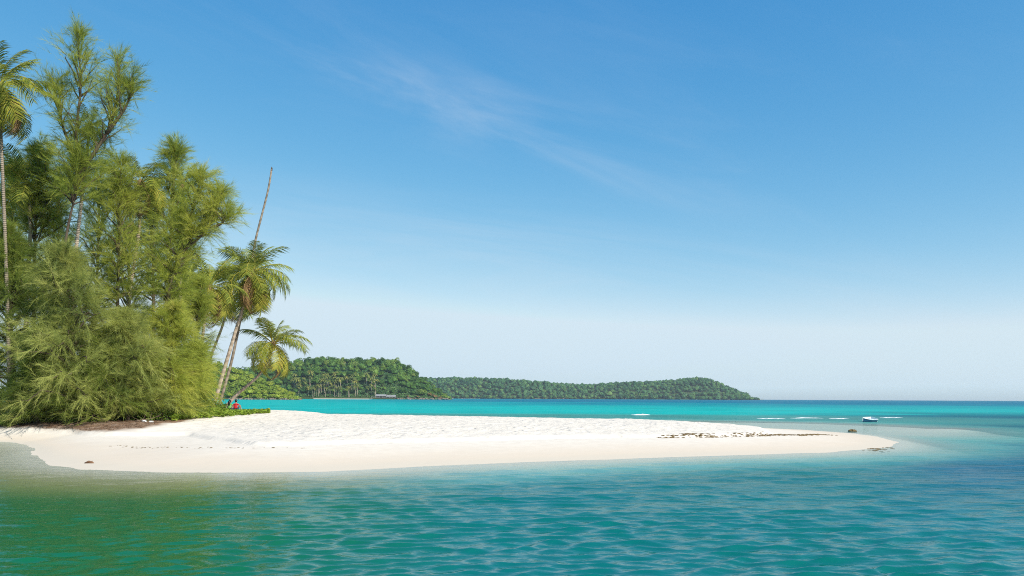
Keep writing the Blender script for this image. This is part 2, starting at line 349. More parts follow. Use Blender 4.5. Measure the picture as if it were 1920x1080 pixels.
def put(px, py, guess=.5):
    """photo pixel on the sand: walk the ray to the ground"""
    q = ray(px, py); 
    Ds = np.arange(20, 120, .1); pn = q * Ds[:, None] + [0, 0, CH]; hit = np.nonzero(pn[:, 2] <= terrain(pn[:, 0], pn[:, 1]))[0]
    if len(hit): return pn[hit[0]]
    return gnd(px, py, 0)
def polar(ths, rs):
    R_, T_ = np.meshgrid(rs, ths, indexing='ij'); X = R_ * np.sin(T_); Y = R_ * np.cos(T_); nr, ntt = R_.shape
    i = np.arange(nr - 1)[:, None] * ntt; j = np.arange(ntt)[None]; k = (j + 1) % ntt
    Q = np.stack([i + j, i + k, i + ntt + k, i + ntt + j], -1).reshape(-1, 4)
    return X.ravel(), Y.ravel(), R_.ravel(), T_.ravel(), Q
def geom(a, b, ratio): return np.exp(np.arange(math.log(a), math.log(b), math.log(ratio)))
# ground sheet: beach, spit and sea bed out to the horizon
ths = np.r_[np.arange(-42, 42, .14), np.arange(42, 318, 6)] * math.pi / 180
rs = np.r_[[.5, 4, 9, 14], geom(17, 105, 1.0055), geom(105, 3300, 1.09)]
X, Y, Rr, Tt, Q = polar(ths, rs); Z = terrain(X, Y); sd = sdist(X, Y)
tl = np.array([put(a, b) for a, b in ((-60, 799), (0, 800), (130, 804), (200, 806), (260, 803), (330, 791), (395, 780), (460, 775))])
def litter_mask(x, y):
    yl = np.interp(x / np.maximum(y, 1), tl[:, 0] / tl[:, 1], tl[:, 1]); return sst(-1.2, .3, y - yl + (fbm(x * .6, y * .6, 3, 41) - .45) * 2.2) * sst(-.345, -.40, x / np.maximum(y, 1) )
lit = litter_mask(X, Y)
rough = sst(5.5, 8.5, sd) * .9 + .06
g = obj('sand_beach', mesh('sand_beach', np.c_[X, Y, Z], Q, M['sand'], True, attrs={'litter': lit, 'rough': rough})); tag(g, kind='structure')

# sea surface
ths = np.r_[np.arange(-38, 38, .19), np.arange(38, 322, 7)] * math.pi / 180
rs = np.r_[[.5, 3, 6], geom(8, 60, 1.0036), geom(60, 400, 1.014), geom(400, 3250, 1.05)]
X, Y, Rr, Tt, Q = polar(ths, rs)
dep = -terrain(X, Y, False)
calm = .75 + .25 * sst(-9.5, -1.5, X + .12 * (Y - 12)); calm = np.where(Y > 60, 1, calm)
shore = sst(.0, .7, dep)
Zs = np.zeros_like(X); Xs = np.zeros_like(X); Ys = np.zeros_like(X); wr = np.random.default_rng(3)
inv = np.abs(Tt) < RAD(39)
for k in range(150):
    lam = float(np.exp(wr.normal(math.log(.27), .45))) if k < 110 else float(np.exp(wr.normal(math.log(1.15), .4))); lam = min(max(lam, .17), 2.8); a = math.radians(wr.normal(-9, 20)); ph = wr.uniform(0, 6.28); kk = 2 * math.pi / lam
    amp = (.040 if k < 110 else .023 * (.06 + .70 * sst(12, 30, Rr))) * lam / (2 * math.pi) * wr.uniform(.6, 1.4); fade = sst(.0105, .0055, Rr * .0036 / lam * .05) * sst(lam * 110 + 8, lam * 50 + 4, Rr)
    pz = kk * (X * math.sin(a) + Y * math.cos(a)) + ph + 1.2 * np.sin(X * .31 + Y * .17 + k); af = amp * fade
    Zs += af * np.sin(pz); hx = af * np.cos(pz) * 1.15; Xs += hx * math.sin(a); Ys += hx * math.cos(a)                # trochoidal: sharp crests, flat troughs
wf = calm * sst(.02, .45, dep) * (.3 + .7 * shore) * np.where(inv, 1, 0) * (.8 + .6 * (fbm(X * .13, Y * .13, 3, 77) - .3)); Zs *= wf; Xs *= wf; Ys *= wf
chop = (.10 + .47 * sst(11, 60, Rr)) * (.3 + .7 * calm) * (.45 + .55 * shore)
def lin(r, g_, b): return np.array([((v / 255) / 12.92 if v / 255 <= .04045 else ((v / 255 + .055) / 1.055) ** 2.4) for v in (r, g_, b)])
cT = np.array([.005, .42, .40]); cB = np.array([.003, .165, .27]); cF = np.array([.002, .140, .126]); cG = np.array([.006, .125, .046]); cO = np.array([.22, .24, .07]); cD = np.array([.004, .10, .16]); cA = np.array([.10, .42, .38])
def mixn(a, b, f): return a * (1 - f[:, None]) + b * f[:, None]
n0 = fbm(X * .05, Y * .05, 4, 51); n1 = fbm(X * .16, Y * .10, 4, 61); n2 = fbm(X * .012, Y * .007, 4, 71)
colr = np.repeat(cF[None], len(X), 0)
colr = mixn(colr, np.array([.002, .140, .155]), sst(.35, .6, n1) * .6)
behind = sst(46, 66, Y + .10 * X)                                              # the open water behind the spit
colr = mixn(colr, cT, behind)
colr = mixn(colr, cB, behind * np.clip(sst(170, 520, Y + .45 * X + (n2 - .45) * 260), 0, 1) * sst(-.36, .05, X / np.maximum(Y, 1)))
colr = mixn(colr, cD, sst(.36, .52, X / np.maximum(Y, 1) + (n0 - .45) * .35) * sst(12, 26, Y) * sst(170, 90, Y) * .97)
colr = mixn(colr, cG, sst(.6, -4.6, X + .10 * (Y - 12) + (n0 - .45) * 3) * (1 - behind))
colr = mixn(colr, cO, sst(1.3, .25, dep) * sst(0, -5, X + .1 * (Y - 12)) * (1 - behind) * .8)
colr = mixn(colr, cA, sst(1.5, .3, dep) * (1 - sst(0, -5, X) * (1 - behind)) * .8)
colr = colr * (1 + (n1[:, None] - .45) * .35) * .76
s_ = obj('sea', mesh('sea', np.c_[X + Xs, Y + Ys, Zs], Q, M['sea'], True, attrs={'depth': dep, 'water_colour': np.clip(colr, 0, 1), 'chop': chop})); tag(s_, kind='structure')

# ------------------------------------------------------------------ far land
def lump(seed, sub=ICO2, amp=.35, fr=1.7):
    r = np.random.default_rng(seed); V = sub[0].copy(); k = r.normal(size=(6, 3)) * fr; p_ = r.uniform(0, 6.28, 6)
    d = 1 + amp * np.mean(np.sin(V @ k.T + p_), axis=1) * 1.6; return V * d[:, None], sub[1]
def leaf_quads(Cn, Nn, size, r, up=.3):
    """one small quad per centre, roughly facing its normal"""
    n = len(Cn); Nn = Nn + r.normal(size=(n, 3)) * .55; Nn[:, 2] += up; Nn /= np.linalg.norm(Nn, axis=1)[:, None]
    A = np.cross(Nn, r.normal(size=(n, 3))); A /= np.linalg.norm(A, axis=1)[:, None]; B = np.cross(Nn, A); s = (size * r.uniform(.6, 1.4, n))[:, None]
    V = np.stack([Cn - A * s * .5, Cn + B * s * .32, Cn + A * s * .5, Cn - B * s * .32], 1).reshape(-1, 3); return V, np.arange(4 * n).reshape(-1, 4)
def crown_mesh(name, seed, m, lobes=9, leaves=330, rx=1.0, rz=.8, leaf=.2):
    """a tree crown of radius 1: lobes of leaf-sized faces round a dark, lumpy inside"""
    r = np.random.default_rng(seed); parts = []; tints = []
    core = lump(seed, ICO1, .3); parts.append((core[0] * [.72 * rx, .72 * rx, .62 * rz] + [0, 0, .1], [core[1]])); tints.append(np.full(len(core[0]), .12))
    for k in range(lobes):
        a = r.uniform(0, 6.28); e = r.uniform(-.35, 1.0); q = r.uniform(.35, .66); c = np.array([math.cos(a) * math.cos(e) * q * rx, math.sin(a) * math.cos(e) * q * rx, math.sin(e) * q * rz + .1]); R_ = r.uniform(.30, .46)
        nn = r.normal(size=(leaves // lobes, 3)); nn /= np.linalg.norm(nn, axis=1)[:, None]; nn[:, 2] = np.where(nn[:, 2] < -.4, -nn[:, 2], nn[:, 2])
        V, Qd = leaf_quads(c + nn * R_ * r.uniform(.75, 1.06, (len(nn), 1)), nn, leaf, r); parts.append((V, [Qd])); tints.append(np.repeat(np.clip(r.normal(.5, .2) + r.normal(size=len(nn)) * .14, 0, 1), 4))
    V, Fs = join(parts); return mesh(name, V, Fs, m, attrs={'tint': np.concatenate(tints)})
def hill(name, top, D0, Dr, tree_h, seed):
    """ridge seen against the sky: photo skyline points, at the ridge's own distance, lowered by the height of the trees on it"""
    top = np.array(top, float); px = np.linspace(top[0, 0], top[-1, 0], 70); py = np.interp(px, top[:, 0], top[:, 1])
    tt = np.array([-.06, 0, .08, .2, .35, .5, .65, .8, .92, 1, 1.1, 1.3, 1.7]); rows = []
    zr = np.array([max(.3, at(a, b, Dr)[2] - tree_h) for a, b in zip(px, py)])
    for s in tt:
        D = D0 + (Dr - D0) * s; x = (px - 960) / F * D
        f = np.where(s < 1, math.sin(max(s, 0) * math.pi / 2) ** .85, max(0, 1 - (s - 1) / .7))
        z = zr * f + (fbm(px * .03, px * 0 + s * 2, 1, seed) - .25) * 5 * min(1, max(0, s * 4)) * (1 if s < 1.3 else 0); rows.append(np.c_[x, np.full(len(x), D), np.where(s < 0, -3, np.maximum(z, .4 if s > 0 else .2))])
    V = np.vstack(rows); n = len(px); i = np.arange(len(tt) - 1)[:, None] * n; j = np.arange(n - 1)[None]
    o = obj(name, mesh(name, V, np.stack([i + j, i + j + 1, i + n + j + 1, i + n + j], -1).reshape(-1, 4), M['hill_soil'], True)); tag(o, kind='structure')
    def surf(p, s):
        D = D0 + (Dr - D0) * s; z = np.interp(p, px, zr) * math.sin(max(s, 0) * math.pi / 2) ** .85 + (float(fbm(np.array([p * .03]), np.array([s * 2.]), 1, seed)[0]) - .25) * 5 * min(1, s * 4)
        return np.array([(p - 960) / F * D, D, max(z, .3)])
    return surf
hillB = hill('wooded_hill', [(300, 700), (450, 690), (545, 677), (580, 673), (600, 668), (640, 672), (680, 670), (720, 671), (745, 676), (770, 691), (800, 706), (818, 720), (836, 738), (848, 745)], 900, 1010, 7.5, 5)
hillA = hill('scrub_covered_spur', [(250, 665), (380, 674), (430, 684), (470, 700), (510, 717), (540, 731), (558, 740), (566, 744)], 620, 670, 3.0, 9)
hillC = hill('far_headland', [(760, 712), (820, 709), (860, 708), (930, 710), (1000, 714), (1060, 721), (1100, 721), (1150, 717), (1200, 717), (1260, 712), (1310, 709), (1340, 714), (1370, 728), (1400, 739), (1418, 746), (1432, 747.6)], 2050, 2200, 8, 13)

crowns = [crown_mesh('crown', 100 + k, M['forest'], lobes=random.choice((7, 9, 11)), leaves=760, rz=random.uniform(.65, 1.15), leaf=.15) for k in range(8)]
scrubs = [crown_mesh('crown', 140 + k, M['scrub'], lobes=9, leaves=600, rz=random.uniform(.6, .8), leaf=.15) for k in range(5)]
tv, tf = tube([(0, 0, -1.6), (0.03, 0, -.8), (0, .03, 0)], [.07, .055, .04], 5); trunk_me = mesh('trunk', tv, tf, M['bark'])
def hill_tree(surf, p, s, R_, meshes, label, group, cat='tree', name='broadleaf_tree'):
    c = surf(p, s); e = empty(name, (c[0], c[1], c[2])); tag(e, label, cat, group)
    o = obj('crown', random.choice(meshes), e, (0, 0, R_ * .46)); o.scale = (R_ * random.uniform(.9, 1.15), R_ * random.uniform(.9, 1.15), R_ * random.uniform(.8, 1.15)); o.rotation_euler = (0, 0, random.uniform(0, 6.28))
    if s < .3:
        k = obj('trunk', trunk_me, e, (0, 0, R_ * .9)); k.scale = (R_, R_, R_ * .9)
    return e
cnt = 0
for s, step in ((.10, 13), (.24, 12), (.36, 12), (.48, 12), (.60, 12), (.72, 12), (.85, 11), (1.0, 10)):
    for p in np.arange(452, 846, step):
        p2 = p + random.uniform(-4, 4); s2 = s + random.uniform(-.05, .03)
        R_ = random.choice((random.uniform(3.2, 5.0), random.uniform(4.8, 7.6))) * (.62 if p2 > 800 else 1) * (.55 if s < .2 and 575 < p2 < 750 else 1)
        hill_tree(hillB, p2, max(.04, s2), R_, crowns, 'tree standing on the skyline of the middle wooded hill' if s > .9 else 'broadleaf tree on the slope of the middle wooded hill', 'trees on the middle hill'); cnt += 1
for s, step in ((.06, 9), (.28, 9), (.52, 10), (.76, 10), (.97, 10)):
    for p in np.arange(395, 563, step):
        R_ = random.uniform(2.1, 3.4) * (1.2 if p < 470 else 1) * (.6 if p > 545 else 1)
        hill_tree(hillA, p + random.uniform(-6, 6), max(.03, s + random.uniform(-.16, .06)), R_, scrubs if p > 425 else crowns, 'bright green bush on the spur left of the small far beach', 'bushes on the spur', 'bush', 'hillside_bush'); cnt += 1
for p, s, R_ in ((806, .10, 3.2), (814, .06, 3.6), (823, .05, 3.0), (796, .04, 2.2), (770, .03, 2.0), (757, .04, 1.9)):
    pass
dry = [crown_mesh('crown', 170 + k, M['dry_bush'], 8, 260, rz=.75) for k in range(2)]
for k, (p, s, R_) in enumerate(((805, .10, 3.4), (815, .05, 3.8), (825, .04, 2.8), (783, .03, 2.2), (765, .03, 2.0))):
    hill_tree(hillB, p, s, R_, dry, ['tallest brown dry bush on the rocky point right of the hut', 'brown dry bush at the outer end of the rocky point', 'smallest brown bush at the very end of the rocky point', 'low brown bush between hut and rocky point', 'low brown bush just right of the hut'][k], 'brown bushes on the point', 'bush', 'dry_bush')
# low growth that covers the slopes between the trees
def undergrowth(name, surf, p0, p1, n, size, m, seed, label):
    r = np.random.default_rng(seed); P = np.array([surf(r.uniform(p0, p1), r.uniform(.02, 1.03)) for k in range(n)]); P[:, 2] += r.uniform(.1, 1.0, n) * size; nn = r.normal(size=(n, 3)) * .7; nn[:, 2] = .6; nn[:, 1] -= .5
    V, Qd = leaf_quads(P, nn, size * 1.7, r, .4); tn = np.clip(.25 + .6 * fbm(P[:, 0] * .05, P[:, 2] * .12 + P[:, 1] * .03, 3, seed) + r.normal(0, .12, n), 0, 1)
    o = obj(name, mesh(name, V, Qd, M[m], attrs={'tint': np.repeat(tn, 4)})); tag(o, label, 'undergrowth', kind='stuff')
undergrowth('hill_undergrowth', hillB, 440, 846, 15000, 1.2, 'forest_far', 77, 'dark green undergrowth between the trees of the middle hill')
undergrowth('spur_undergrowth', hillA, 385, 564, 9000, .9, 'scrub_low', 78, 'bright green scrub between the bushes of the spur')
# canopy of the far headland: one mass of crowns
parts, tints = [], []; r = np.random.default_rng(23)
lumps = [lump(300 + k, ICO1, .4, 2.2) for k in range(6)]
for s in (.02, .12, .24, .36, .48, .6, .72, .84, .95, 1.02):
    for p in np.arange(772, 1424, 7.2):
        p2 = p + r.uniform(-3.5, 3.5); c = hillC(p2, max(.0, s + r.uniform(-.06, .02))); R_ = r.uniform(4.2, 7.6) * (.55 if p2 > 1405 else 1); b = lumps[r.integers(6)]
        a = r.uniform(0, 6.28); V = b[0] * [1, 1, .85]; V = np.c_[V[:, 0] * math.cos(a) - V[:, 1] * math.sin(a), V[:, 0] * math.sin(a) + V[:, 1] * math.cos(a), V[:, 2]] * R_ + c + [0, 0, R_ * .75]
        parts.append((V, [b[1]])); tn = np.clip(r.normal(.45, .22), 0, 1); tints.append(np.full(len(V), tn))
        nn = r.normal(size=(16, 3)); nn[:, 2] = np.abs(nn[:, 2]); nn /= np.linalg.norm(nn, axis=1)[:, None]
        LV, LQ = leaf_quads(c + [0, 0, R_ * .75] + nn * R_ * [1, 1, .85] * 1.0, nn, R_ * .55, r); parts.append((LV, [LQ])); tints.append(np.repeat(np.clip(tn + r.normal(size=16) * .2, 0, 1), 4))
V, Fs = join(parts); o = obj('headland_forest', mesh('headland_forest', V, Fs, M['forest_far'], attrs={'tint': np.concatenate(tints)}))
tag(o, 'blue-green forest covering the far headland', 'forest', kind='stuff')

# palms along the far beach
def far_palm(seed):
    r = np.random.default_rng(seed); h = 1.0; pts = [(0, 0, 0), (r.normal() * .02, 0, .4), (r.normal() * .05, r.normal() * .03, .85)]
    tv, tf = tube(smooth_path(pts, 6), np.linspace(.016, .010, 6), 5); top = tv[-2]; parts = [(tv, tf)]; mi = [np.zeros(sum(len(f) for f in tf))]
    tr = [np.zeros(len(tv))]; q = []
    for k in range(17):
        a = k * 2.4; e = r.uniform(-.5, 1.1); u = np.array([math.cos(a), math.sin(a), 0]); sdv = np.array([-u[1], u[0], 0]); Lf = .23
        ss = np.linspace(0, 1, 6); P = top + u * (Lf * ss * math.cos(e * .6))[:, None] + np.array([0, 0, 1]) * (Lf * (math.sin(e) * ss - .75 * ss ** 2))[:, None]
        wd = .040 * np.sin(np.pi * (.12 + .86 * ss)); Vf = np.vstack([P + sdv * wd[:, None] - [0, 0, .02], P, P - sdv * wd[:, None] - [0, 0, .02]])
        i = np.arange(5); Qf = np.vstack([np.c_[i, i + 1, i + 7, i + 6], np.c_[i + 6, i + 7, i + 13, i + 12]]); q.append((Vf, [Qf])); tr.append(np.full(len(Vf), np.clip(.55 + .3 * (e < 0) + r.normal() * .15, 0, 1)))
    V1, F1 = join(parts); V2, F2 = join(q); V, Fs = join([(V1, F1), (V2, F2)])
    nq1 = sum(len(f) for f in F1 if f.shape[1] == 4); nq2 = sum(len(f) for f in F2); nt1 = sum(len(f) for f in F1 if f.shape[1] == 3)
    return mesh('palm_tree', V, Fs, [M['palm_bark'], M['palm_far']], midx=np.r_[np.zeros(nq1), np.ones(nq2), np.zeros(nt1)], attrs={'tint': np.concatenate(tr)})
fps = [far_palm(400 + k) for k in range(6)]
for k in range(64):
    p = random.uniform(545, 706); s = random.choice((.01, .03, .06, .10, .16)) + random.uniform(0, .03); c = hillB(p, s); h = random.uniform(11, 20) * (.75 if s < .05 else 1)
    o = obj('coconut_palm', random.choice(fps), None, (c[0], c[1], c[2] - .2)); o.scale = (h, h, h); o.rotation_euler = (random.uniform(-.06, .06), random.uniform(-.06, .06), random.uniform(0, 6.28))
    tag(o, 'tall coconut palm in the grove behind the small far beach', 'palm', 'palms behind the far beach')
# small far beach and boulders
px = np.linspace(588, 700, 30); V = np.vstack([np.c_[(px - 960) / F * 886, np.full(30, 886 + 4 * np.abs(np.linspace(-1, 1, 30)) ** 2), np.full(30, -.15)], np.c_[(px - 960) / F * 896, np.full(30, 893.), np.full(30, .5)], np.c_[(px - 960) / F * 905, np.full(30, 908.), np.full(30, .9)]])
i = np.arange(2)[:, None] * 30; j = np.arange(29)[None]; o = obj('far_beach', mesh('far_beach', V, np.stack([i + j, i + j + 1, i + 30 + j + 1, i + 30 + j], -1).reshape(-1, 4), M['far_sand'], True)); tag(o, kind='structure')
rocks = []
for k in range(7):
    V, Fc = lump(500 + k, ICO2, .45, 2.0); V = V * [1, .85, .62]; V = np.where(np.abs(V) > .72, np.sign(V) * .72 + (V - np.sign(V) * .72) * .3, V); rocks.append(mesh('boulder', V, Fc, M['rock']))
def rock(x, y, z, s, label, group):
    o = obj('boulder', random.choice(rocks), None, (x, y, z)); o.scale = (s * random.uniform(.8, 1.4), s, s * random.uniform(.6, 1.0)); o.rotation_euler = (random.uniform(-.3, .3), random.uniform(-.3, .3), random.uniform(0, 6.28)); tag(o, label, 'rock', group)
for k in range(70):
    p = random.uniform(425, 568); D = 617 + random.uniform(-3, 2); s = random.uniform(.45, 1.25); rock((p - 960) / F * D, D, s * .25 + random.uniform(0, .6) * (D > 616), s, 'grey-brown boulder on the waterline below the bright green spur', 'boulders below the spur')
for k in range(55):
    p = random.uniform(744, 846); D = 893 + random.uniform(-4, 4); s = random.uniform(.7, 1.9); rock((p - 960) / F * D, D, s * .3 + random.uniform(0, .7) * (D > 892), s, 'brown boulder on the rocky point right of the hut', 'boulders on the point')
for k in range(40):
    p = random.choice((random.uniform(845, 900), random.uniform(1000, 1080), random.uniform(1080, 1425))); D = 2045 + random.uniform(-6, 3); s = random.uniform(1.0, 2.4); rock((p - 960) / F * D, D, s * .25, s, 'small rock at the foot of the far headland', 'rocks at the headland foot')

# the hut behind the far beach
hc = at(724, 744, 892); hut = empty('beach_hut', (hc[0], hc[1], 0)); tag(hut, 'long hut with pale corrugated roof on stilts at the far beach', 'hut')
def hp(name, parts, m, parent=hut): V, Fs = join(parts); return obj(name, mesh(name, V, Fs, m), parent)
for x0, x1, zt in ((-11.5, 0.4, 5.6), (.6, 11.2, 5.0)):
    V = []; n = 25
    for k in range(n):
        x = x0 + (x1 - x0) * k / (n - 1); dz = .05 * (k % 2); V += [(x, -3.6, zt - 2.1 + dz), (x, 0, zt + dz), (x, 3.6, zt - 2.1 + dz)]
    a = np.arange(n - 1)[:, None] * 3 + np.arange(2)[None]; Qr = np.stack([a, a + 3, a + 4, a + 1], -1).reshape(-1, 4); obj('roof', mesh('roof', np.array(V), Qr, M['roof']), hut)
hp('lean_to_roof', [box((-14.2, -1, 3.2), (4.6, 4.2, .12))], M['roof'])
hp('floor_deck', [box((-1.5, -.4, 1.35), (27, 7.0, .25))], M['wood']); hp('back_wall', [box((-.2, 2.8, 2.6), (22, .15, 2.3))], M['wood'])
for x in (-11, -7.2, -3.4, .5, 4.2, 7.8, 10.8, -15.8): hp('post', [box((x, -3.2, 1.6), (.22, .22, 3.9 if x > -12 else 3.2))], M['pale_wood'])
for x, wd in ((-9.2, 3), (-2, 2.2), (6, 2.4)): hp('wall_panel', [box((x, -2.9, 2.2), (wd, .1, 1.4))], M['wood'])
hp('railing', [box((-1.5, -3.75, 2.1), (25, .08, .08)), box((-1.5, -3.75, 1.8), (25, .06, .06))], M['pale_wood'])

# ------------------------------------------------------------------ casuarinas
def casuarina(label, limbs, D, spread, t0, nb, nsub, nneed, seed, dark=False, droop=.25, up=.55, sparse=1.0, bottom=1.0, trunk_r=.16):
    """limbs: list of photo paths [(px,py),...] at distance D; branches grow from each limb, branchlets from the branches, hanging needles from those"""
    r = np.random.default_rng(seed); paths = []
    for q, lb in enumerate(limbs):
        P = np.array([at(*pt[:2], D + (pt[2] if len(pt) > 2 else 0)) for pt in lb]); 
        if q == 0: P[0, 2] = ground_z(P[0, 0], P[0, 1]) - .05
        paths.append(smooth_path(P, 26))
    base = paths[0][0].copy(); root = empty('casuarina_tree', base); tag(root, label, 'tree', 'casuarinas behind the beach')
    nsub = int(nsub * 1.35); airy = seed in (1, 3, 4, 5, 14); nneed = int(nneed * (.85 if airy else 1.35)); wood = []; Bs, Bd, Bl = [], [], []
    tot = sum(np.linalg.norm(np.diff(P, axis=0), axis=1).sum() for P in paths)
    for q, P in enumerate(paths):
        n = len(P); r0 = trunk_r if q == 0 else trunk_r * .55
        wood.append(tube(P - base, np.linspace(r0, .025, n) ** 1.0, 7 if q == 0 else 6))
        ln = np.linalg.norm(np.diff(P, axis=0), axis=1).sum(); k = int(nb * ln / tot * (1.0 if q == 0 else 1.25)) + 3; tq = t0 if q == 0 else .12
        t = np.sort(tq + (1 - tq) * r.uniform(0, 1, k) ** 1.05); idx = t * (n - 1); i0 = np.clip(idx.astype(int), 0, n - 2); f = (idx - i0)[:, None]
        S = P[i0] * (1 - f) + P[i0 + 1] * f; az = np.arange(k) * 2.39996 + r.uniform(0, .9, k)
        rel = (t - tq) / (1 - tq); prof = np.minimum(1, .45 * bottom + .9 * rel) * np.where(rel > .45, 1 - ((rel - .45) / .55) ** 1.4 * .72, 1)
        Lb = spread * 1.12 * prof * (r.uniform(.30, 1.45, k) if airy else r.uniform(.30, 1.35, k)) * (1 if q == 0 else .85)
        el = np.clip(up + .70 * rel + r.normal(0, .18, k), -.2, 1.4)
        d = np.stack([np.cos(az) * np.cos(el), np.sin(az) * np.cos(el), np.sin(el)], 1); Bs.append(S); Bd.append(d); Bl.append(Lb)
    Bs, Bd, Bl = np.vstack(Bs), np.vstack(Bd), np.concatenate(Bl); nB = len(Bs)
    ss = np.linspace(0, 1, 7)
    BP = Bs[:, None] + Bd[:, None] * (Bl[:, None] * ss)[..., None]; BP[..., 2] += (Bl[:, None] * (-droop) * ss ** 2.2 * r.uniform(.3, 1.5, (nB, 1)))
    BP += (r.normal(size=(nB, 7, 3)) * .04 * Bl[:, None, None]) * ss[None, :, None]
    for k in range(nB):
        if Bl[k] > .5: wood.append(tube(BP[k] - base, np.linspace(.035 + .012 * Bl[k], .008, 7), 4, cap=False))
    # branchlets
    m_ = nB * nsub; bi = np.repeat(np.arange(nB), nsub); u = r.uniform(.22, 1.02, m_) ; x = np.clip(u * 6, 0, 5.999); i0 = x.astype(int); f = (x - i0)[:, None]
    S = BP[bi, i0] * (1 - f) + BP[bi, i0 + 1] * f; T = BP[bi, i0 + 1] - BP[bi, i0]; T /= np.linalg.norm(T, axis=1)[:, None] + 1e-9
    d = T * .80 + r.normal(size=(m_, 3)) * .50 + [0, 0, .32]; d /= np.linalg.norm(d, axis=1)[:, None]; sl = (.50 + .34 * Bl[bi] * (1.15 - .5 * u)) * r.uniform(.5, 1.4, m_) * (1.3 if airy else 1)
    stint = np.clip(r.normal(.45, .19, nB)[bi] + r.normal(0, .11, m_), 0, 1)
    # needles
    nn = m_ * nneed; si = np.repeat(np.arange(m_), nneed); v = r.uniform(0, 1, nn); P0 = S[si] + d[si] * (sl[si] * v)[:, None]; P0[:, 2] -= .30 * sl[si] * v ** 2
    nd_ = d[si] * .85 + r.normal(size=(nn, 3)) * (.22 if airy else .30) + [0, 0, -.22 if not airy else -.12]; nd_ /= np.linalg.norm(nd_, axis=1)[:, None]; nl = r.uniform(.25, .65, nn); tip = P0 + nd_ * nl[:, None]; tip[:, 2] -= .35 * nl ** 1.0 * r.uniform(.1, .9, nn) * .6
    sv = np.cross(nd_, r.normal(size=(nn, 3))); sv /= np.linalg.norm(sv, axis=1)[:, None]; wd = r.uniform(.0032, .0072, nn)[:, None]
    keep = tip[:, 2] > terrain(tip[:, 0], tip[:, 1], False) + .03
    V = np.stack([P0 - sv * wd, P0 + sv * wd, tip], 1)[keep] - base; tn = np.clip(stint[si] + r.normal(0, .08, nn), 0, 1)[keep]; n = len(V)
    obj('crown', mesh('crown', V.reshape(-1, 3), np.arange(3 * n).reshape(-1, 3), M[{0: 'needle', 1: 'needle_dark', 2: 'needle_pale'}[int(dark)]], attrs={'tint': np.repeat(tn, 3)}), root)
    Vw, Fw = join(wood); obj('trunk', mesh('trunk', Vw, Fw, M['bark'], True), root)
    return root
cas = casuarina
cas('tallest casuarina with open forked crown above the others', [[(118, 800), (120, 560), (122, 445), (146, 345), (150, 320)], [(150, 330), (142, 250), (152, 165), (147, 72)], [(150, 328), (178, 285), (205, 242), (220, 185), (224, 118)], [(200, 250), (232, 208), (252, 165)], [(143, 300), (118, 240), (104, 172)]], 43, 2.0, .86, 120, 9, 34, 1, up=.75, droop=.05, trunk_r=.2)
cas('dense casuarina below the tall palm at the left edge', [[(62, 795), (64, 500), (72, 280)]], 47, 2.6, .40, 85, 10, 42, 2)
cas('casuarina with rounded top between the forked and the spire-topped trees', [[(215, 790), (222, 500), (226, 305)]], 48, 2.0, .42, 75, 10, 42, 3)
cas('casuarina ending in a narrow feathery spire', [[(312, 785), (318, 500), (328, 282)]], 51, 1.9, .42, 80, 10, 40, 4, bottom=1.4, up=.6)
cas('casuarina with a long limb reaching out over the coconut palms', [[(296, 786), (312, 560), (335, 470), (372, 452), (396, 428), (414, 362)], [(335, 470), (358, 405), (378, 335)], [(402, 425), (418, 418), (424, 395)]], 47, 1.65, .35, 120, 10, 40, 5, up=.5)
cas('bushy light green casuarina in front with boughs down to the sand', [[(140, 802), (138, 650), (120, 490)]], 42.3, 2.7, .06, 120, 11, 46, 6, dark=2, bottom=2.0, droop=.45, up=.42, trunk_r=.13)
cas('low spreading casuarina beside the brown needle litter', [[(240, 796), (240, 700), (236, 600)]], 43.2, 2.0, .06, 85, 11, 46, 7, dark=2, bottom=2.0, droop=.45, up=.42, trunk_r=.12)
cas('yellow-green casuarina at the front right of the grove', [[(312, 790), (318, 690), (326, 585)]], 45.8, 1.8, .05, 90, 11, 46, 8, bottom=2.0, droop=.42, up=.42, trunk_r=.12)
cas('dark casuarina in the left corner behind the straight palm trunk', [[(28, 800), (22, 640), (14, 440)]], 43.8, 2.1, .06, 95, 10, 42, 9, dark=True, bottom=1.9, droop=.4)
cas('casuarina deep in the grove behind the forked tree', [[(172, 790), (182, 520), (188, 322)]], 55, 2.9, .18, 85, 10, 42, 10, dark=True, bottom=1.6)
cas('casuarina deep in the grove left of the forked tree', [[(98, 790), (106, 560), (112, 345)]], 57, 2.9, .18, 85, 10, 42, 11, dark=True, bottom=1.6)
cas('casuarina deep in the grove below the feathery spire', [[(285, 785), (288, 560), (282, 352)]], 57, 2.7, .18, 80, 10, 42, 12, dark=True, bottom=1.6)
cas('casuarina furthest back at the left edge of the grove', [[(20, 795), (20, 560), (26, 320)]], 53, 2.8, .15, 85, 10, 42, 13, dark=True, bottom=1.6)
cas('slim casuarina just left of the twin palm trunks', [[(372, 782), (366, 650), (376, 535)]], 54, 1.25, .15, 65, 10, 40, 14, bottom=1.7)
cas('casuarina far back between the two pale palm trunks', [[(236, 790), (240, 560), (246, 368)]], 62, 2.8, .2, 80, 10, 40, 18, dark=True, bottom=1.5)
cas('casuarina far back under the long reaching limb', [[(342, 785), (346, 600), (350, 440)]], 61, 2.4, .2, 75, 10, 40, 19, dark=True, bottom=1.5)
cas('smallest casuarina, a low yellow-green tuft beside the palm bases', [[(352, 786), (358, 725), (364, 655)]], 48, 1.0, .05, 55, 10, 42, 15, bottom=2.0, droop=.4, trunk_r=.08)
cas('low shaded casuarina at the left foot of the grove', [[(70, 802), (72, 730), (80, 640)]], 42.4, 1.9, .05, 80, 10, 42, 16, dark=True, bottom=2.2, droop=.4, trunk_r=.09)
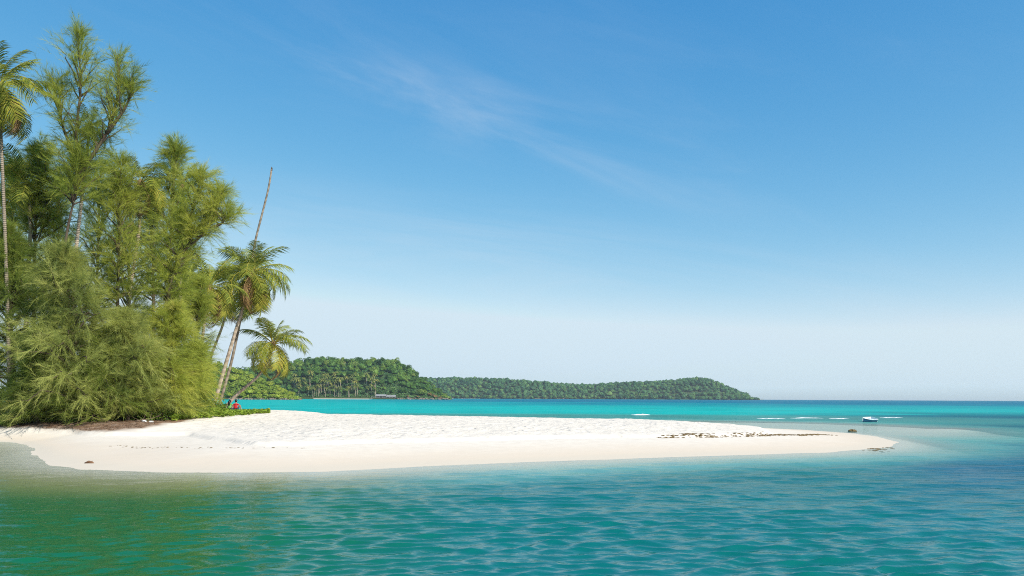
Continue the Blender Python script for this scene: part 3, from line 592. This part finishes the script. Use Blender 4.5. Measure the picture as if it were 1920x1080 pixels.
cas('low shaded casuarina with dead twigs over the needle litter', [[(195, 800), (190, 740), (200, 660)]], 42.6, 1.7, .05, 80, 10, 42, 17, dark=True, bottom=2.2, droop=.4, trunk_r=.09)

# ------------------------------------------------------------------ coconut palms
def frond_mesh(name, seed, m, tint=.42, bend=.6, dead=False, pairs=34):
    """unit frond along +X, arching down: a rachis with two rows of hanging leaflets"""
    r = np.random.default_rng(seed); ss = np.linspace(0, 1, 14); ang = .35 - bend * 1.9 * ss ** 1.3; dx = np.cos(ang) / 13; dz = np.sin(ang) / 13
    P = np.c_[np.r_[0, np.cumsum(dx[:-1])], r.normal() * .05 * ss ** 2, np.r_[0, np.cumsum(dz[:-1])]]; parts = [tube(P, np.linspace(.014, .003, 14), 4, cap=False)]
    tints = [np.full(len(parts[0][0]), .85)]; u = np.linspace(.16, .99, pairs); Vs, Fq = [], []; o = 0
    for side in (-1, 1):
        for k in u:
            k2 = k + r.normal() * .008; p0 = np.array([np.interp(k2, ss, P[:, a]) for a in range(3)]); i = min(12, int(k2 * 13)); T = P[i + 1] - P[i]; T /= np.linalg.norm(T)
            ln = .36 * (math.sin(math.pi * (.10 + .80 * k)) ** .7) * r.uniform(.8, 1.1); S_ = np.array([0, side, 0.]); Un = np.cross(T, S_) * side
            dr = (S_ * (.75 if not dead else .35) + T * .62 + Un * .05 * side); dr /= np.linalg.norm(dr); hang = r.uniform(.15, .85) if not dead else 1.1
            mid = p0 + dr * ln * .5 - [0, 0, ln * .12 * hang]; tip = p0 + dr * ln * .92 - [0, 0, ln * .75 * hang]; wv = T * .0085
            Vs += [p0 - wv, p0 + wv, mid + wv * 1.25, mid - wv * 1.25, tip]; Fq.append([o, o + 1, o + 2, o + 3]); Fq.append([o + 3, o + 2, o + 4, o + 4]); o += 5
            tints.append(np.full(5, np.clip(r.normal(tint, .14), 0, 1)))
    Vs = np.array(Vs); Fq = np.array(Fq); quads = Fq[0::2]; tris = Fq[1::2][:, :3]
    V, Fs = join(parts + [(Vs, [quads, tris])]); return mesh(name, V, Fs, m, attrs={'tint': np.concatenate(tints)})
fr_up = [frond_mesh('frond', 600 + k, M['frond'], bend=.35 + .1 * k) for k in range(3)]
fr_mid = [frond_mesh('frond', 610 + k, M['frond'], bend=.62 + .1 * k) for k in range(4)]
fr_low = [frond_mesh('frond', 620 + k, M['frond'], tint=.62, bend=.85 + .1 * k) for k in range(3)]
fr_dead = [frond_mesh('dead_frond', 630 + k, M['dead_frond'], bend=.9, dead=True, pairs=26) for k in range(2)]
nutV, nutF = lump(640, ICO2, .06); nut_me = mesh('coconut', nutV * [.11, .11, .14], nutF, M['coconut'], True)
def palm(label, path, D, flen, nf, seed, group, r0=.16, dead=0, nuts=5, low=1.0, ground=True, skirt=False):
    r = random.Random(seed); P = np.array([at(*pt[:2], D + (pt[2] if len(pt) > 2 else 0)) for pt in path])
    if ground: P[0, 2] = ground_z(P[0, 0], P[0, 1]) - .08
    P = smooth_path(P, 30); base = P[0].copy(); root = empty('coconut_palm', base); tag(root, label, 'palm', group)
    R_ = r0 * (1 - .35 * np.linspace(0, 1, 30)) * (1 + .05 * np.sin(np.arange(30) * 2.6)); R_[:2] *= [1.5, 1.2]
    V, Fs = tube(P - base, R_, 9); obj('trunk', mesh('trunk', V, Fs, M['dead_bark' if seed == 5 else 'palm_bark'], True), root)
    top = P[-1] - base; ax = P[-1] - P[-4]; ax /= np.linalg.norm(ax)
    V, Fc = lump(seed, ICO2, .25); obj('crown_shaft', mesh('crown_shaft', V * [.24, .24, .42] + top + [0, 0, -.05], Fc, M['fibre'], True), root)
    for k in range(nf):
        f = k / (nf - 1); az = k * 2.39996 + r.uniform(-.5, .5); el = 1.25 - f * 1.75 * low + r.uniform(-.28, .28)
        me = r.choice(fr_up if f < .3 else fr_mid if f < .7 else fr_low); o = obj('frond', me, root, tuple(top + np.array([math.cos(az), math.sin(az), 0]) * .10 + [0, 0, .22 - .3 * f]))
        s = flen * r.uniform(.85, 1.1) * (.72 + .28 * min(1, f * 4)); o.scale = (s, s, s); o.rotation_euler = Euler((r.uniform(-.5, .5), -(el - .35), az), 'XYZ')
    for k in range(dead):
        az = k * 2.1 + r.uniform(0, .8); o = obj('dead_frond', r.choice(fr_dead), root, tuple(top + np.array([math.cos(az), math.sin(az), 0]) * .12 + [0, 0, -.15]))
        s = flen * r.uniform(.65, .95); o.scale = (s, s, s); o.rotation_euler = Euler((0, r.uniform(.85, 1.25), az), 'XYZ')
    for k in range(nuts):
        az = r.uniform(0, 6.28); obj('coconut', nut_me, root, tuple(top + np.array([math.cos(az) * .26, math.sin(az) * .26, -.18 - r.uniform(0, .25)])))
    return root
G1 = 'palms at the end of the grove'; G2 = 'palms among the casuarinas'
palm('leaning coconut palm with a shaggy skirt of brown fronds', [(398, 766), (418, 700), (448, 600), (474, 512)], 68, 3.7, 34, 1, G1, .18, dead=10, nuts=8, low=1.25)
palm('coconut palm bent low over the two seated people', [(416, 768), (446, 738), (484, 706), (504, 676), (512, 646)], 71, 3.3, 26, 2, G1, .15, dead=2, nuts=6, low=1.05)
palm('coconut palm half hidden behind the shaggy palm', [(372, 768), (395, 668), (418, 610), (436, 535)], 75, 4.0, 28, 3, G1, .15, dead=4, low=1.1)
palm('coconut palm with brown fronds hanging behind the casuarina edge', [(352, 772), (372, 690), (392, 540)], 61, 3.2, 20, 4, G1, .14, dead=6)
palm('tall straight coconut palm at the left edge of the picture', [(18, 802), (16, 640), (8, 400), (-2, 162)], 43.2, 3.0, 32, 5, G2, .11, dead=3, low=1.1)
palm('coconut palm whose yellowing fronds show low at the left edge', [(46, 796), (50, 560), (58, 420), (50, 350)], 46.5, 2.7, 18, 6, G2, .14, dead=2)
palm('pale-trunked coconut palm under the drooping frond in mid grove', [(226, 792), (244, 540), (262, 430), (264, 345)], 50, 2.6, 18, 7, G2, .13, dead=2)
palm('thin pale-trunked palm hidden inside the forked casuarina', [(132, 796), (141, 480), (157, 340), (168, 240)], 45, 1.5, 14, 8, G2, .12, dead=1, nuts=0)
palm('coconut palm rising behind the spire-topped casuarina', [(330, 785), (338, 560), (342, 345)], 58, 2.6, 16, 9, G2, .13)
# dead palm trunk without a crown
P = np.array([at(*q) for q in ((408, 766, 69), (434, 680, 69), (449, 608, 69), (466, 520, 69), (478, 452, 69), (496, 384, 69), (506, 345, 69), (509, 318, 69))]); P[0, 2] = ground_z(P[0, 0], P[0, 1]) - .08
P = smooth_path(P, 40); b0 = P[0].copy(); root = empty('dead_palm', b0); tag(root, 'bare dead palm trunk rising high above the other palms', 'dead palm')
V, Fs = tube(P - b0, 0.135 * (1 - .42 * np.linspace(0, 1, 40)) * (1 + .05 * np.sin(np.arange(40) * 2.1)), 9); obj('trunk', mesh('trunk', V, Fs, M['dead_bark'], True), root)
V, Fs = tube(np.array([P[-1] - [0, 0, .1], P[-1] + [.03, 0, .12], P[-1] + [.02, 0, .25]]) - b0, [.085, .07, .02], 6); obj('broken_top', mesh('broken_top', V, Fs, M['bark']), root)

# ------------------------------------------------------------------ undergrowth
def shrub_mesh(seed, n=420, leaf=.17, m='broad'):
    r = np.random.default_rng(seed); nn = r.normal(size=(n, 3)); nn[:, 2] = np.abs(nn[:, 2]); nn /= np.linalg.norm(nn, axis=1)[:, None]; rad = r.uniform(.45, 1.0, n) ** .6
    lob = 1 + .25 * np.sin(nn[:, 0] * 5 + seed) * np.sin(nn[:, 1] * 4 + 2 * seed); V, Qd = leaf_quads(nn * (rad * lob)[:, None], nn, leaf, r, .5); return mesh('foliage', V, Qd, M[m], attrs={'tint': np.repeat(np.clip(r.normal(.5, .22, n), 0, 1), 4)})
shr = [shrub_mesh(700 + k) for k in range(5)]
stems = []
for k in range(2):
    r = np.random.default_rng(720 + k); q = []
    for a in range(6):
        d = r.normal(size=3); d[2] = abs(d[2]) + .5; d /= np.linalg.norm(d); q.append(tube([(0, 0, 0), tuple(d * .45), tuple(d * .85 + [0, 0, .05])], [.03, .02, .008], 4))
    V, Fs = join(q); stems.append(mesh('stem', V, Fs, M['twig']))
def shrub(px, D, w_, h, label, group='shrubs under the trees'):
    x = (px - 960) / F * D; z = ground_z(x, D); e = empty('shrub', (x, D, z - .03)); tag(e, label, 'shrub', group)
    o = obj('foliage', random.choice(shr), e); o.scale = (w_, w_, h); o.rotation_euler = (0, 0, random.uniform(0, 6.28)); o = obj('stem', random.choice(stems), e); o.scale = (w_, w_, h); return e
shrub(404, 65.5, 1.1, 1.25, 'lit green shrub at the feet of the twin palm trunks')
shrub(411, 64.5, .8, .8, 'small lit green shrub right of the twin palm trunks')
shrub(386, 64, 1.1, 1.0, 'green shrub just left of the twin palm trunks')
shrub(366, 60, 1.0, .8, 'green shrub between the palm bases and the yellow-green casuarina')
shrub(345, 50, .9, .8, 'broad-leaved shrub under the right edge of the grove')
for k, p in enumerate((12, 52, 92, 150, 188, 232, 275, 305)):
    shrub(p, 42.4 + .5 * (k % 3) + (p > 220) * 1.2, random.uniform(.7, 1.1), random.uniform(.6, 1.0), ['shaded shrub in the corner left of the straight palm trunk', 'shaded shrub just right of the straight palm trunk', 'dark shrub under the low casuarina at the left foot', 'shrub under the front light green casuarina', 'shrub behind the bare fallen branch', 'shrub at the left end of the needle litter', 'shrub beside the larger white litter scrap', 'shrub beside the third white litter scrap'][k])
for k, p in enumerate((-20, 30, 80, 130, 180, 240, 290, 330)):
    shrub(p, 47 + 2 * (k % 3), random.uniform(1.4, 2.1), random.uniform(1.6, 2.6), 'tall dark shrub inside the grove', 'shrubs inside the grove')
# creeping beach plants
n = 9500; r = np.random.default_rng(31); px = 322 + 184 * r.uniform(0, 1, n) ** .9; f = r.uniform(0, 1, n) ** .8
kx = [322, 360, 400, 440, 480, 506]; D1 = np.interp(px, kx, [put(a, b)[1] for a, b in zip(kx, (790, 787, 784, 780, 777, 774))]); D2 = D1 + np.interp(px, [322, 400, 450, 506], [4, 7, 7, 1.5]); D = D1 + (D2 - D1) * f + (fbm(px * .06, D1, 2, 4) - .4) * 3
x = (px - 960) / F * D; z = terrain(x, D); hgt = r.uniform(.02, .34, n) * np.interp(px, [322, 400, 420, 440, 495, 506], [.8, 1.2, .9, .55, .7, 1.0]); nn = r.normal(size=(n, 3)) * .5; nn[:, 2] = 1
V, Qd = leaf_quads(np.c_[x, D, z + hgt], nn, .17, r, .8); o = obj('beach_creeper', mesh('beach_creeper', V, Qd, M['creeper'], attrs={'tint': np.repeat(np.clip(r.normal(.5, .2, n), 0, 1), 4)})); tag(o, 'bright green creeping plants edging the sand by the palms', 'creeper', kind='stuff')
# needle litter and twigs
n = 7000; px = r.uniform(-20, 385, n); D = np.interp(px, [-20, 130, 260, 385], [39, 38.5, 40, 50]) + r.uniform(-1.4, 5, n); x = (px - 960) / F * D; z = terrain(x, D) + .012; a = r.uniform(0, 6.28, n); ln = r.uniform(.08, .35, n) / 2; wd = r.uniform(.006, .02, n)
ok = litter_mask(x, D) > r.uniform(.1, .8, n); c_, s2 = np.cos(a), np.sin(a); zz = r.uniform(0, .05, (n, 2))
V = np.stack([np.c_[x - c_ * ln - s2 * wd, D - s2 * ln + c_ * wd, z], np.c_[x - c_ * ln + s2 * wd, D - s2 * ln - c_ * wd, z], np.c_[x + c_ * ln, D + s2 * ln, z + zz[:, 0]]], 1)[ok].reshape(-1, 3)
o = obj('needle_litter', mesh('needle_litter', V, np.arange(len(V)).reshape(-1, 3), M['litter_mat'])); tag(o, 'brown fallen needles and twigs on the sand under the trees', 'leaf litter', kind='stuff')
# fallen branches
def branch(px, D, ln, az, seed, label):
    r = np.random.default_rng(seed); x = (px - 960) / F * D; z = ground_z(x, D) + .06; u = np.array([math.cos(az), math.sin(az), .16]); q = []
    P = np.array([u * ln * s + r.normal(size=3) * .04 * ln * s for s in np.linspace(0, 1, 7)]); q.append(tube(P, np.linspace(.035, .008, 7), 5))
    for k in range(7):
        s = P[1 + k % 5]; d = u * .5 + r.normal(size=3) * .6; d[2] = abs(d[2]) * .8; q.append(tube([s, s + d * ln * .2, s + d * ln * .34 + [0, 0, .03]], [.014, .009, .003], 4))
    V, Fs = join(q); o = obj('fallen_branch', mesh('fallen_branch', V, Fs, M['twig'], True), None, (x, D, z)); tag(o, label, 'branch', 'fallen branches')
branch(205, 41.2, 1.9, 2.6, 1, 'bare fallen branch lying under the low casuarinas'); branch(140, 40.9, 1.4, .5, 2, 'short fallen branch at the shaded edge of the sand'); branch(255, 41.6, 1.6, 1.2, 3, 'bare twiggy branch leaning up beside the needle litter')
# scraps of litter
def scrap(px, py, D, s, seed, label):
    x = (px - 960) / F * D; V, Fc = lump(seed, ICO2, .6, 3.5); o = obj('litter_scrap', mesh('litter_scrap', V * [1, .6, .45] * s, Fc, M['white']), None, (x, D, ground_z(x, D) + s * .3)); tag(o, label, 'litter', 'washed-up litter')
scrap(268, 768, 42.0, .15, 1, 'larger white scrap of litter under the trees'); scrap(284, 772, 42.2, .11, 2, 'smaller white scrap of litter, right of the larger one'); scrap(312, 781, 44, .11, 3, 'white scrap of litter near the start of the creeping plants'); scrap(458, 768, 68.5, .13, 4, 'tiny white scrap beside the person in red')

# ------------------------------------------------------------------ things on the sand
c = put(1598, 811); V, Fc = lump(801, ICO3, .3, 3); o = obj('driftwood_stump', mesh('driftwood_stump', V * [.26, .2, .16], Fc, M['weed']), None, (c[0], c[1], c[2] + .08)); tag(o, 'dark rounded lump of driftwood alone on the spit near the boat', 'driftwood')
c = put(168, 869); r = np.random.default_rng(5); q = [tube([(-.16, 0, .01), (-.04, .02, .05), (.08, 0, .03), (.15, -.02, .02)], [.02, .045, .04, .008], 6), tube([(.0, 0, .04), (.06, .07, .08)], [.015, .004], 4)]; V, Fs = join(q); o = obj('dry_leaf', mesh('dry_leaf', V, Fs, M['litter_mat'], True), None, (c[0], c[1], c[2])); tag(o, 'curled brown leaf on the smooth wet sand near the water', 'leaf')
def wrack(name, pts, n, spread, size, label, seed):
    r = np.random.default_rng(seed); W = np.array([put(*q) for q in pts]); W = smooth_path(W, 80); parts = []
    for k in range(n):
        i = r.uniform(0, 79); a = int(i); cl = vnoise(np.array([i * .33]), np.array([seed * 1.7]), 3)[0]
        if r.uniform() > cl * 1.5: continue
        p = W[a] + np.array([r.normal() * .25, r.normal() * spread, 0]); p[2] = ground_z(p[0], p[1]); V, Fc = lump(int(r.integers(9000)), ICO1, .5, 3); s = size * r.uniform(.4, 1.4); parts.append((V * [s * 1.9, s, s * .38] + p + [0, 0, s * .15], [Fc]))
    V, Fs = join(parts); o = obj(name, mesh(name, V, Fs, M['weed']), None); tag(o, label, 'seaweed', kind='stuff')
wrack('seaweed_line', [(1240, 821), (1330, 819), (1420, 817), (1500, 816), (1550, 815)], 800, .13, .042, 'brown line of dry seaweed along the ledge of the spit', 1)
wrack('seaweed_line', [(215, 835), (260, 839), (320, 840), (400, 840), (470, 841), (560, 840)], 110, .06, .022, 'thin dark tide line on the sand below the grove', 2)
wrack('seaweed_line', [(1630, 846), (1655, 842), (1668, 839)], 60, .10, .05, 'few dark clumps of seaweed at the tip of the spit', 3)

# boat
def dinghy():
    c = gnd(1628, 791, 0); root = empty('dinghy', (c[0], c[1], 0)); root.rotation_euler = (RAD(-15), RAD(2), RAD(208)); root.scale = (.66, .72, .82); tag(root, 'small blue dinghy with pale inside lying in the shallows', 'boat')
    Ln = 2.5; n = 15; sect = 11; Vo = []
    xs = np.linspace(-.5, .5, n)
    def half(u): return .62 * (1 - max(0, (u + .5) - .42) ** 2.1 * 2.9) if u > -.08 else .62 - .10 * (-.08 - u)
    def sheer(u): return .46 + .30 * max(0, u + .1) ** 1.8
    for inset, dz in ((0, 0), (.045, .05)):
        Vs = []
        for u in xs:
            hw = max(.02, half(u)) - inset * (1 if half(u) > .1 else .2)
            for j in range(sect):
                t_ = -1 + 2 * j / (sect - 1); y = hw * math.copysign(abs(t_) ** .62, t_); z = (sheer(u) - 0.02 * dz) * abs(t_) ** 2.4 + (.06 * max(0, u) * 4) * (1 - abs(t_)) + dz * (1 - abs(t_) ** 6); Vs.append((u * Ln + .12 * abs(t_) ** 2 * (u > .3) * (u - .3) * 5, y, z - .06))
        Vo.append(np.array(Vs))
    i = np.arange(n - 1)[:, None] * sect; j = np.arange(sect - 1)[None]; Qh = np.stack([i + j, i + j + 1, i + sect + j + 1, i + sect + j], -1).reshape(-1, 4)
    tr = np.array([[k, k + 1, sect // 2] for k in range(sect - 1)])
    obj('hull', mesh('hull', Vo[0], [Qh, tr], M['boat_blue'], True), root); obj('inner_shell', mesh('inner_shell', Vo[1], [Qh, tr], M['boat_in'], True), root)
    for sgn, jj in ((1, sect - 1), (-1, 0)):
        P = Vo[0][jj::sect] if jj == 0 else Vo[0][jj::sect]; V, Fs = tube(P + [0, 0, .015], .035, 6); obj('gunwale', mesh('gunwale', V, Fs, M['boat_in'], True), root)
    for x in (-.75, -.05, .6):
        w_ = 1.0 if x < .3 else .62; V, Fs = box((x, 0, .30), (.24, w_, .035)); obj('thwart', mesh('thwart', V, Fs, M['boat_in']), root)
    V, Fs = box((-Ln / 2 - .01, 0, .24), (.05, .98, .46)); obj('transom', mesh('transom', V, Fs, M['boat_in']), root)
dinghy()

# breaking wavelets
def wavelet(px0, px1, py, h, seed, label):
    a, b = gnd(px0, py), gnd(px1, py); r = np.random.default_rng(seed); n = 26; ss = np.linspace(0, 1, n); P = a + (b - a) * ss[:, None]; P[:, 1] += (fbm(ss * 6, ss * 0 + seed, 3, seed) - .4) * 2.2; hh = h * np.sin(np.pi * ss) ** .6 * (.5 + fbm(ss * 9, ss * 0 + seed, 2, 4)); rows = [P + np.c_[ss * 0, ss * 0 - .35 - hh, ss * 0 - .02], P + np.c_[ss * 0, ss * 0 - .18, hh * .8], P + np.c_[ss * 0, ss * 0, hh], P + np.c_[ss * 0, ss * 0 + .35 + hh, ss * 0 - .02]]
    V = np.vstack(rows); i = np.arange(3)[:, None] * n; j = np.arange(n - 1)[None]; o = obj('breaking_wave', mesh('breaking_wave', V, np.stack([i + j, i + j + 1, i + n + j + 1, i + n + j], -1).reshape(-1, 4), M['foam'], True)); tag(o, label, 'wave', 'white wavelets behind the spit')
wavelet(1184, 1220, 778, .16, 1, 'brightest white wavelet behind the middle of the spit')
for k, (a, b, y, h) in enumerate(((1422, 1470, 785, .05), (1480, 1540, 784, .07), (1552, 1592, 785, .05), (1650, 1690, 783, .05))):
    wavelet(a, b, y, h, 10 + k, ['short white wavelet left of the boat', 'longest white wavelet left of the boat', 'white wavelet just left of the boat', 'white wavelet right of the boat'][k])

# ------------------------------------------------------------------ people, seated, backs to the camera
def figure(loc, rz, lean, cloth, shirt_label, label, long_hair, arm):
    root = empty('person', loc); root.rotation_euler = (0, 0, rz); tag(root, label, 'person', 'people sitting by the palms')
    def skin(name, verts, edges, m, rootv=0, sub=2):
        me = bpy.data.meshes.new(name); me.from_pydata([v[:3] for v in verts], edges, []); bm = bmesh.new(); bm.from_mesh(me); ly = bm.verts.layers.skin.verify(); bm.verts.ensure_lookup_table()
        for k, v in enumerate(verts): rr = v[3]; bm.verts[k][ly].radius = rr if isinstance(rr, tuple) else (rr, rr); bm.verts[k][ly].use_root = (k == rootv)
        bm.to_mesh(me); bm.free(); me.materials.append(m); o = obj(name, me, root); o.modifiers.new('skin', 'SKIN').use_smooth_shade = True; sm = o.modifiers.new('subd', 'SUBSURF'); sm.levels = sm.render_levels = sub; return o
    # +Y is where the figure looks
    v = [(0, 0, .11, (.16, .11)), (0, lean * .3, .30, (.135, .095)), (0, lean * .7, .46, (.15, .10)), (0, lean, .56, (.10, .07)), (0, lean + .01, .63, .05), (0, lean + .03, .69, .065), (0, lean + .035, .78, .092), (0, lean + .02, .86, .07)]
    e = [(0, 1), (1, 2), (2, 3), (3, 4), (4, 5), (5, 6), (6, 7)]
    def add(p, q): v.append(p); e.append((q, len(v) - 1)); return len(v) - 1
    hands = []
    for sg in (-1, 1):
        a = add((sg * .10, .05, .10, .085), 0); a = add((sg * .17, .40, .40, .06), a); a = add((sg * .16, .62, .06, .042), a); add((sg * .17, .78, .03, .035), a)
        sh = add((sg * .185, lean, .52, .05), 3)
        if arm == 'akimbo' and sg < 0: el = add((-.33, lean - .10, .30, .038), sh); wr_ = add((-.20, lean - .06, .12, .028), el); hd = (-.17, lean - .02, .06); fd = (.3, .5, -.75)
        elif arm == 'akimbo': el = add((.27, lean + .20, .40, .038), sh); wr_ = add((.19, .40, .45, .028), el); hd = (.165, .46, .44); fd = (-.3, .8, -.5)
        else: el = add((sg * .25, lean + .18, .34, .036), sh); wr_ = add((sg * .14, .40, .42, .026), el); hd = (sg * .10, .46, .40); fd = (-sg * .4, .7, -.5)
        h = add((*hd, .034), wr_); fd = np.array(fd) / np.linalg.norm(fd); sdv = np.cross(fd, [0, 0, 1]); sdv /= np.linalg.norm(sdv)
        for k, ln in enumerate((.070, .080, .075, .060)):
            p0 = np.array(hd) + fd * .035 + sdv * (k - 1.5) * .021; f1 = add((*p0, .0095), h); f2 = add((*(p0 + fd * ln * .55 - [0, 0, .008]), .0085), f1); add((*(p0 + fd * ln - [0, 0, .03]), .0075), f2)
        p0 = np.array(hd) - sdv * sg * .04; f1 = add((*p0, .011), h); add((*(p0 + fd * .05 - sdv * sg * .02), .009), f1)
    # nose
    skin('body', v, e, M['skin'])
    sv = [(0, -.005, .14, (.185, .135)), (0, lean * .3, .30, (.165, .12)), (0, lean * .7, .46, (.178, .122)), (0, lean, .555, (.12, .085)), (-.19, lean, .525, .066), (.19, lean, .525, .066)]
    j = v; el_l = (-.275, lean - .06, .39, .058) if arm == 'akimbo' else (-.225, lean + .09, .43, .058); el_r = (.235, lean + .11, .45, .058) if arm == 'akimbo' else (.225, lean + .09, .43, .058)
    sv += [el_l, el_r]; skin('shirt', sv, [(0, 1), (1, 2), (2, 3), (3, 4), (3, 5), (4, 6), (5, 7)], cloth)
    pv = [(0, 0, .10, (.175, .125)), (-.10, .06, .10, .098), (-.165, .30, .31, .078), (.10, .06, .10, .098), (.165, .30, .31, .078)]; skin('shorts', pv, [(0, 1), (1, 2), (0, 3), (3, 4)], M['shorts'])
    V, Fc = lump(910 + long_hair, ICO3, .05); V = V * [.112, .122, .125]; V[:, 2] += .80; V[:, 1] += lean + .015; cut = (V[:, 1] > lean + .07) & (V[:, 2] < .83); V[cut, 1] = lean + .07
    low = V[:, 2] < .72; V[low, 2] = .72 + (V[low, 2] - .72) * .3; parts = [(V, [Fc])]
    if long_hair: parts.append(tube(smooth_path([(0, lean - .05, .82), (0, lean - .10, .68), (.01, lean - .125, .52), (.0, lean - .13, .36)], 10), np.array([.09, .105, .11, .11, .105, .10, .09, .075, .055, .02]), 10))
    Vh, Fh = join(parts); obj('hair', mesh('hair', Vh, Fh, M['hair'], True), root)
    for sg in (-1, 1): Vn, Fn = lump(915, ICO2, .05); obj('ear', mesh('ear', Vn * [.016, .026, .034] + [sg * .098, lean + .03, .765], Fn, M['skin'], True), root)
    Vn, Fn = lump(916, ICO2, .05); obj('nose', mesh('nose', Vn * [.018, .028, .026] + [0, lean + .135, .765], Fn, M['skin'], True), root)
    for sg in (-1, 1): obj('eye', mesh('eye', Vn * [.012, .008, .008] + [sg * .035, lean + .118, .79], Fn, M['hair'], True), root)
    obj('mouth', mesh('mouth', Vn * [.026, .008, .007] + [0, lean + .115, .72], Fn, M['red'], True), root)
    return root
for px, D, cl, sl, lb, lh, arm in ((441.5, 67.5, M['red'], 'red shirt', 'person in a red shirt sitting on the sand beyond the creepers', 0, 'akimbo'), (430, 68.6, M['green'], 'green top', 'person with long dark hair and green top sitting beside the red shirt', 1, 'knees')):
    c = put(px, 769.5); figure((c[0], c[1], c[2] - .01), -.25, .07, cl, sl, lb, lh, arm)

# ------------------------------------------------------------------ the air
HAZE = 0.00009
if HAZE:
    me = mesh('haze', *box((0, 0, 34), (6900, 6900, 104)), ()); o = obj('haze', me); tag(o, kind='stuff')
    hm = bpy.data.materials.new('haze'); hm.use_nodes = True; t = hm.node_tree; t.nodes.clear(); out = t.nodes.new('ShaderNodeOutputMaterial'); pv = t.nodes.new('ShaderNodeVolumePrincipled')
    pv.inputs['Color'].default_value = (.80, .93, 1, 1); pv.inputs['Density'].default_value = HAZE; pv.inputs['Anisotropy'].default_value = .2; t.links.new(pv.outputs[0], out.inputs['Volume']); me.materials.append(hm)
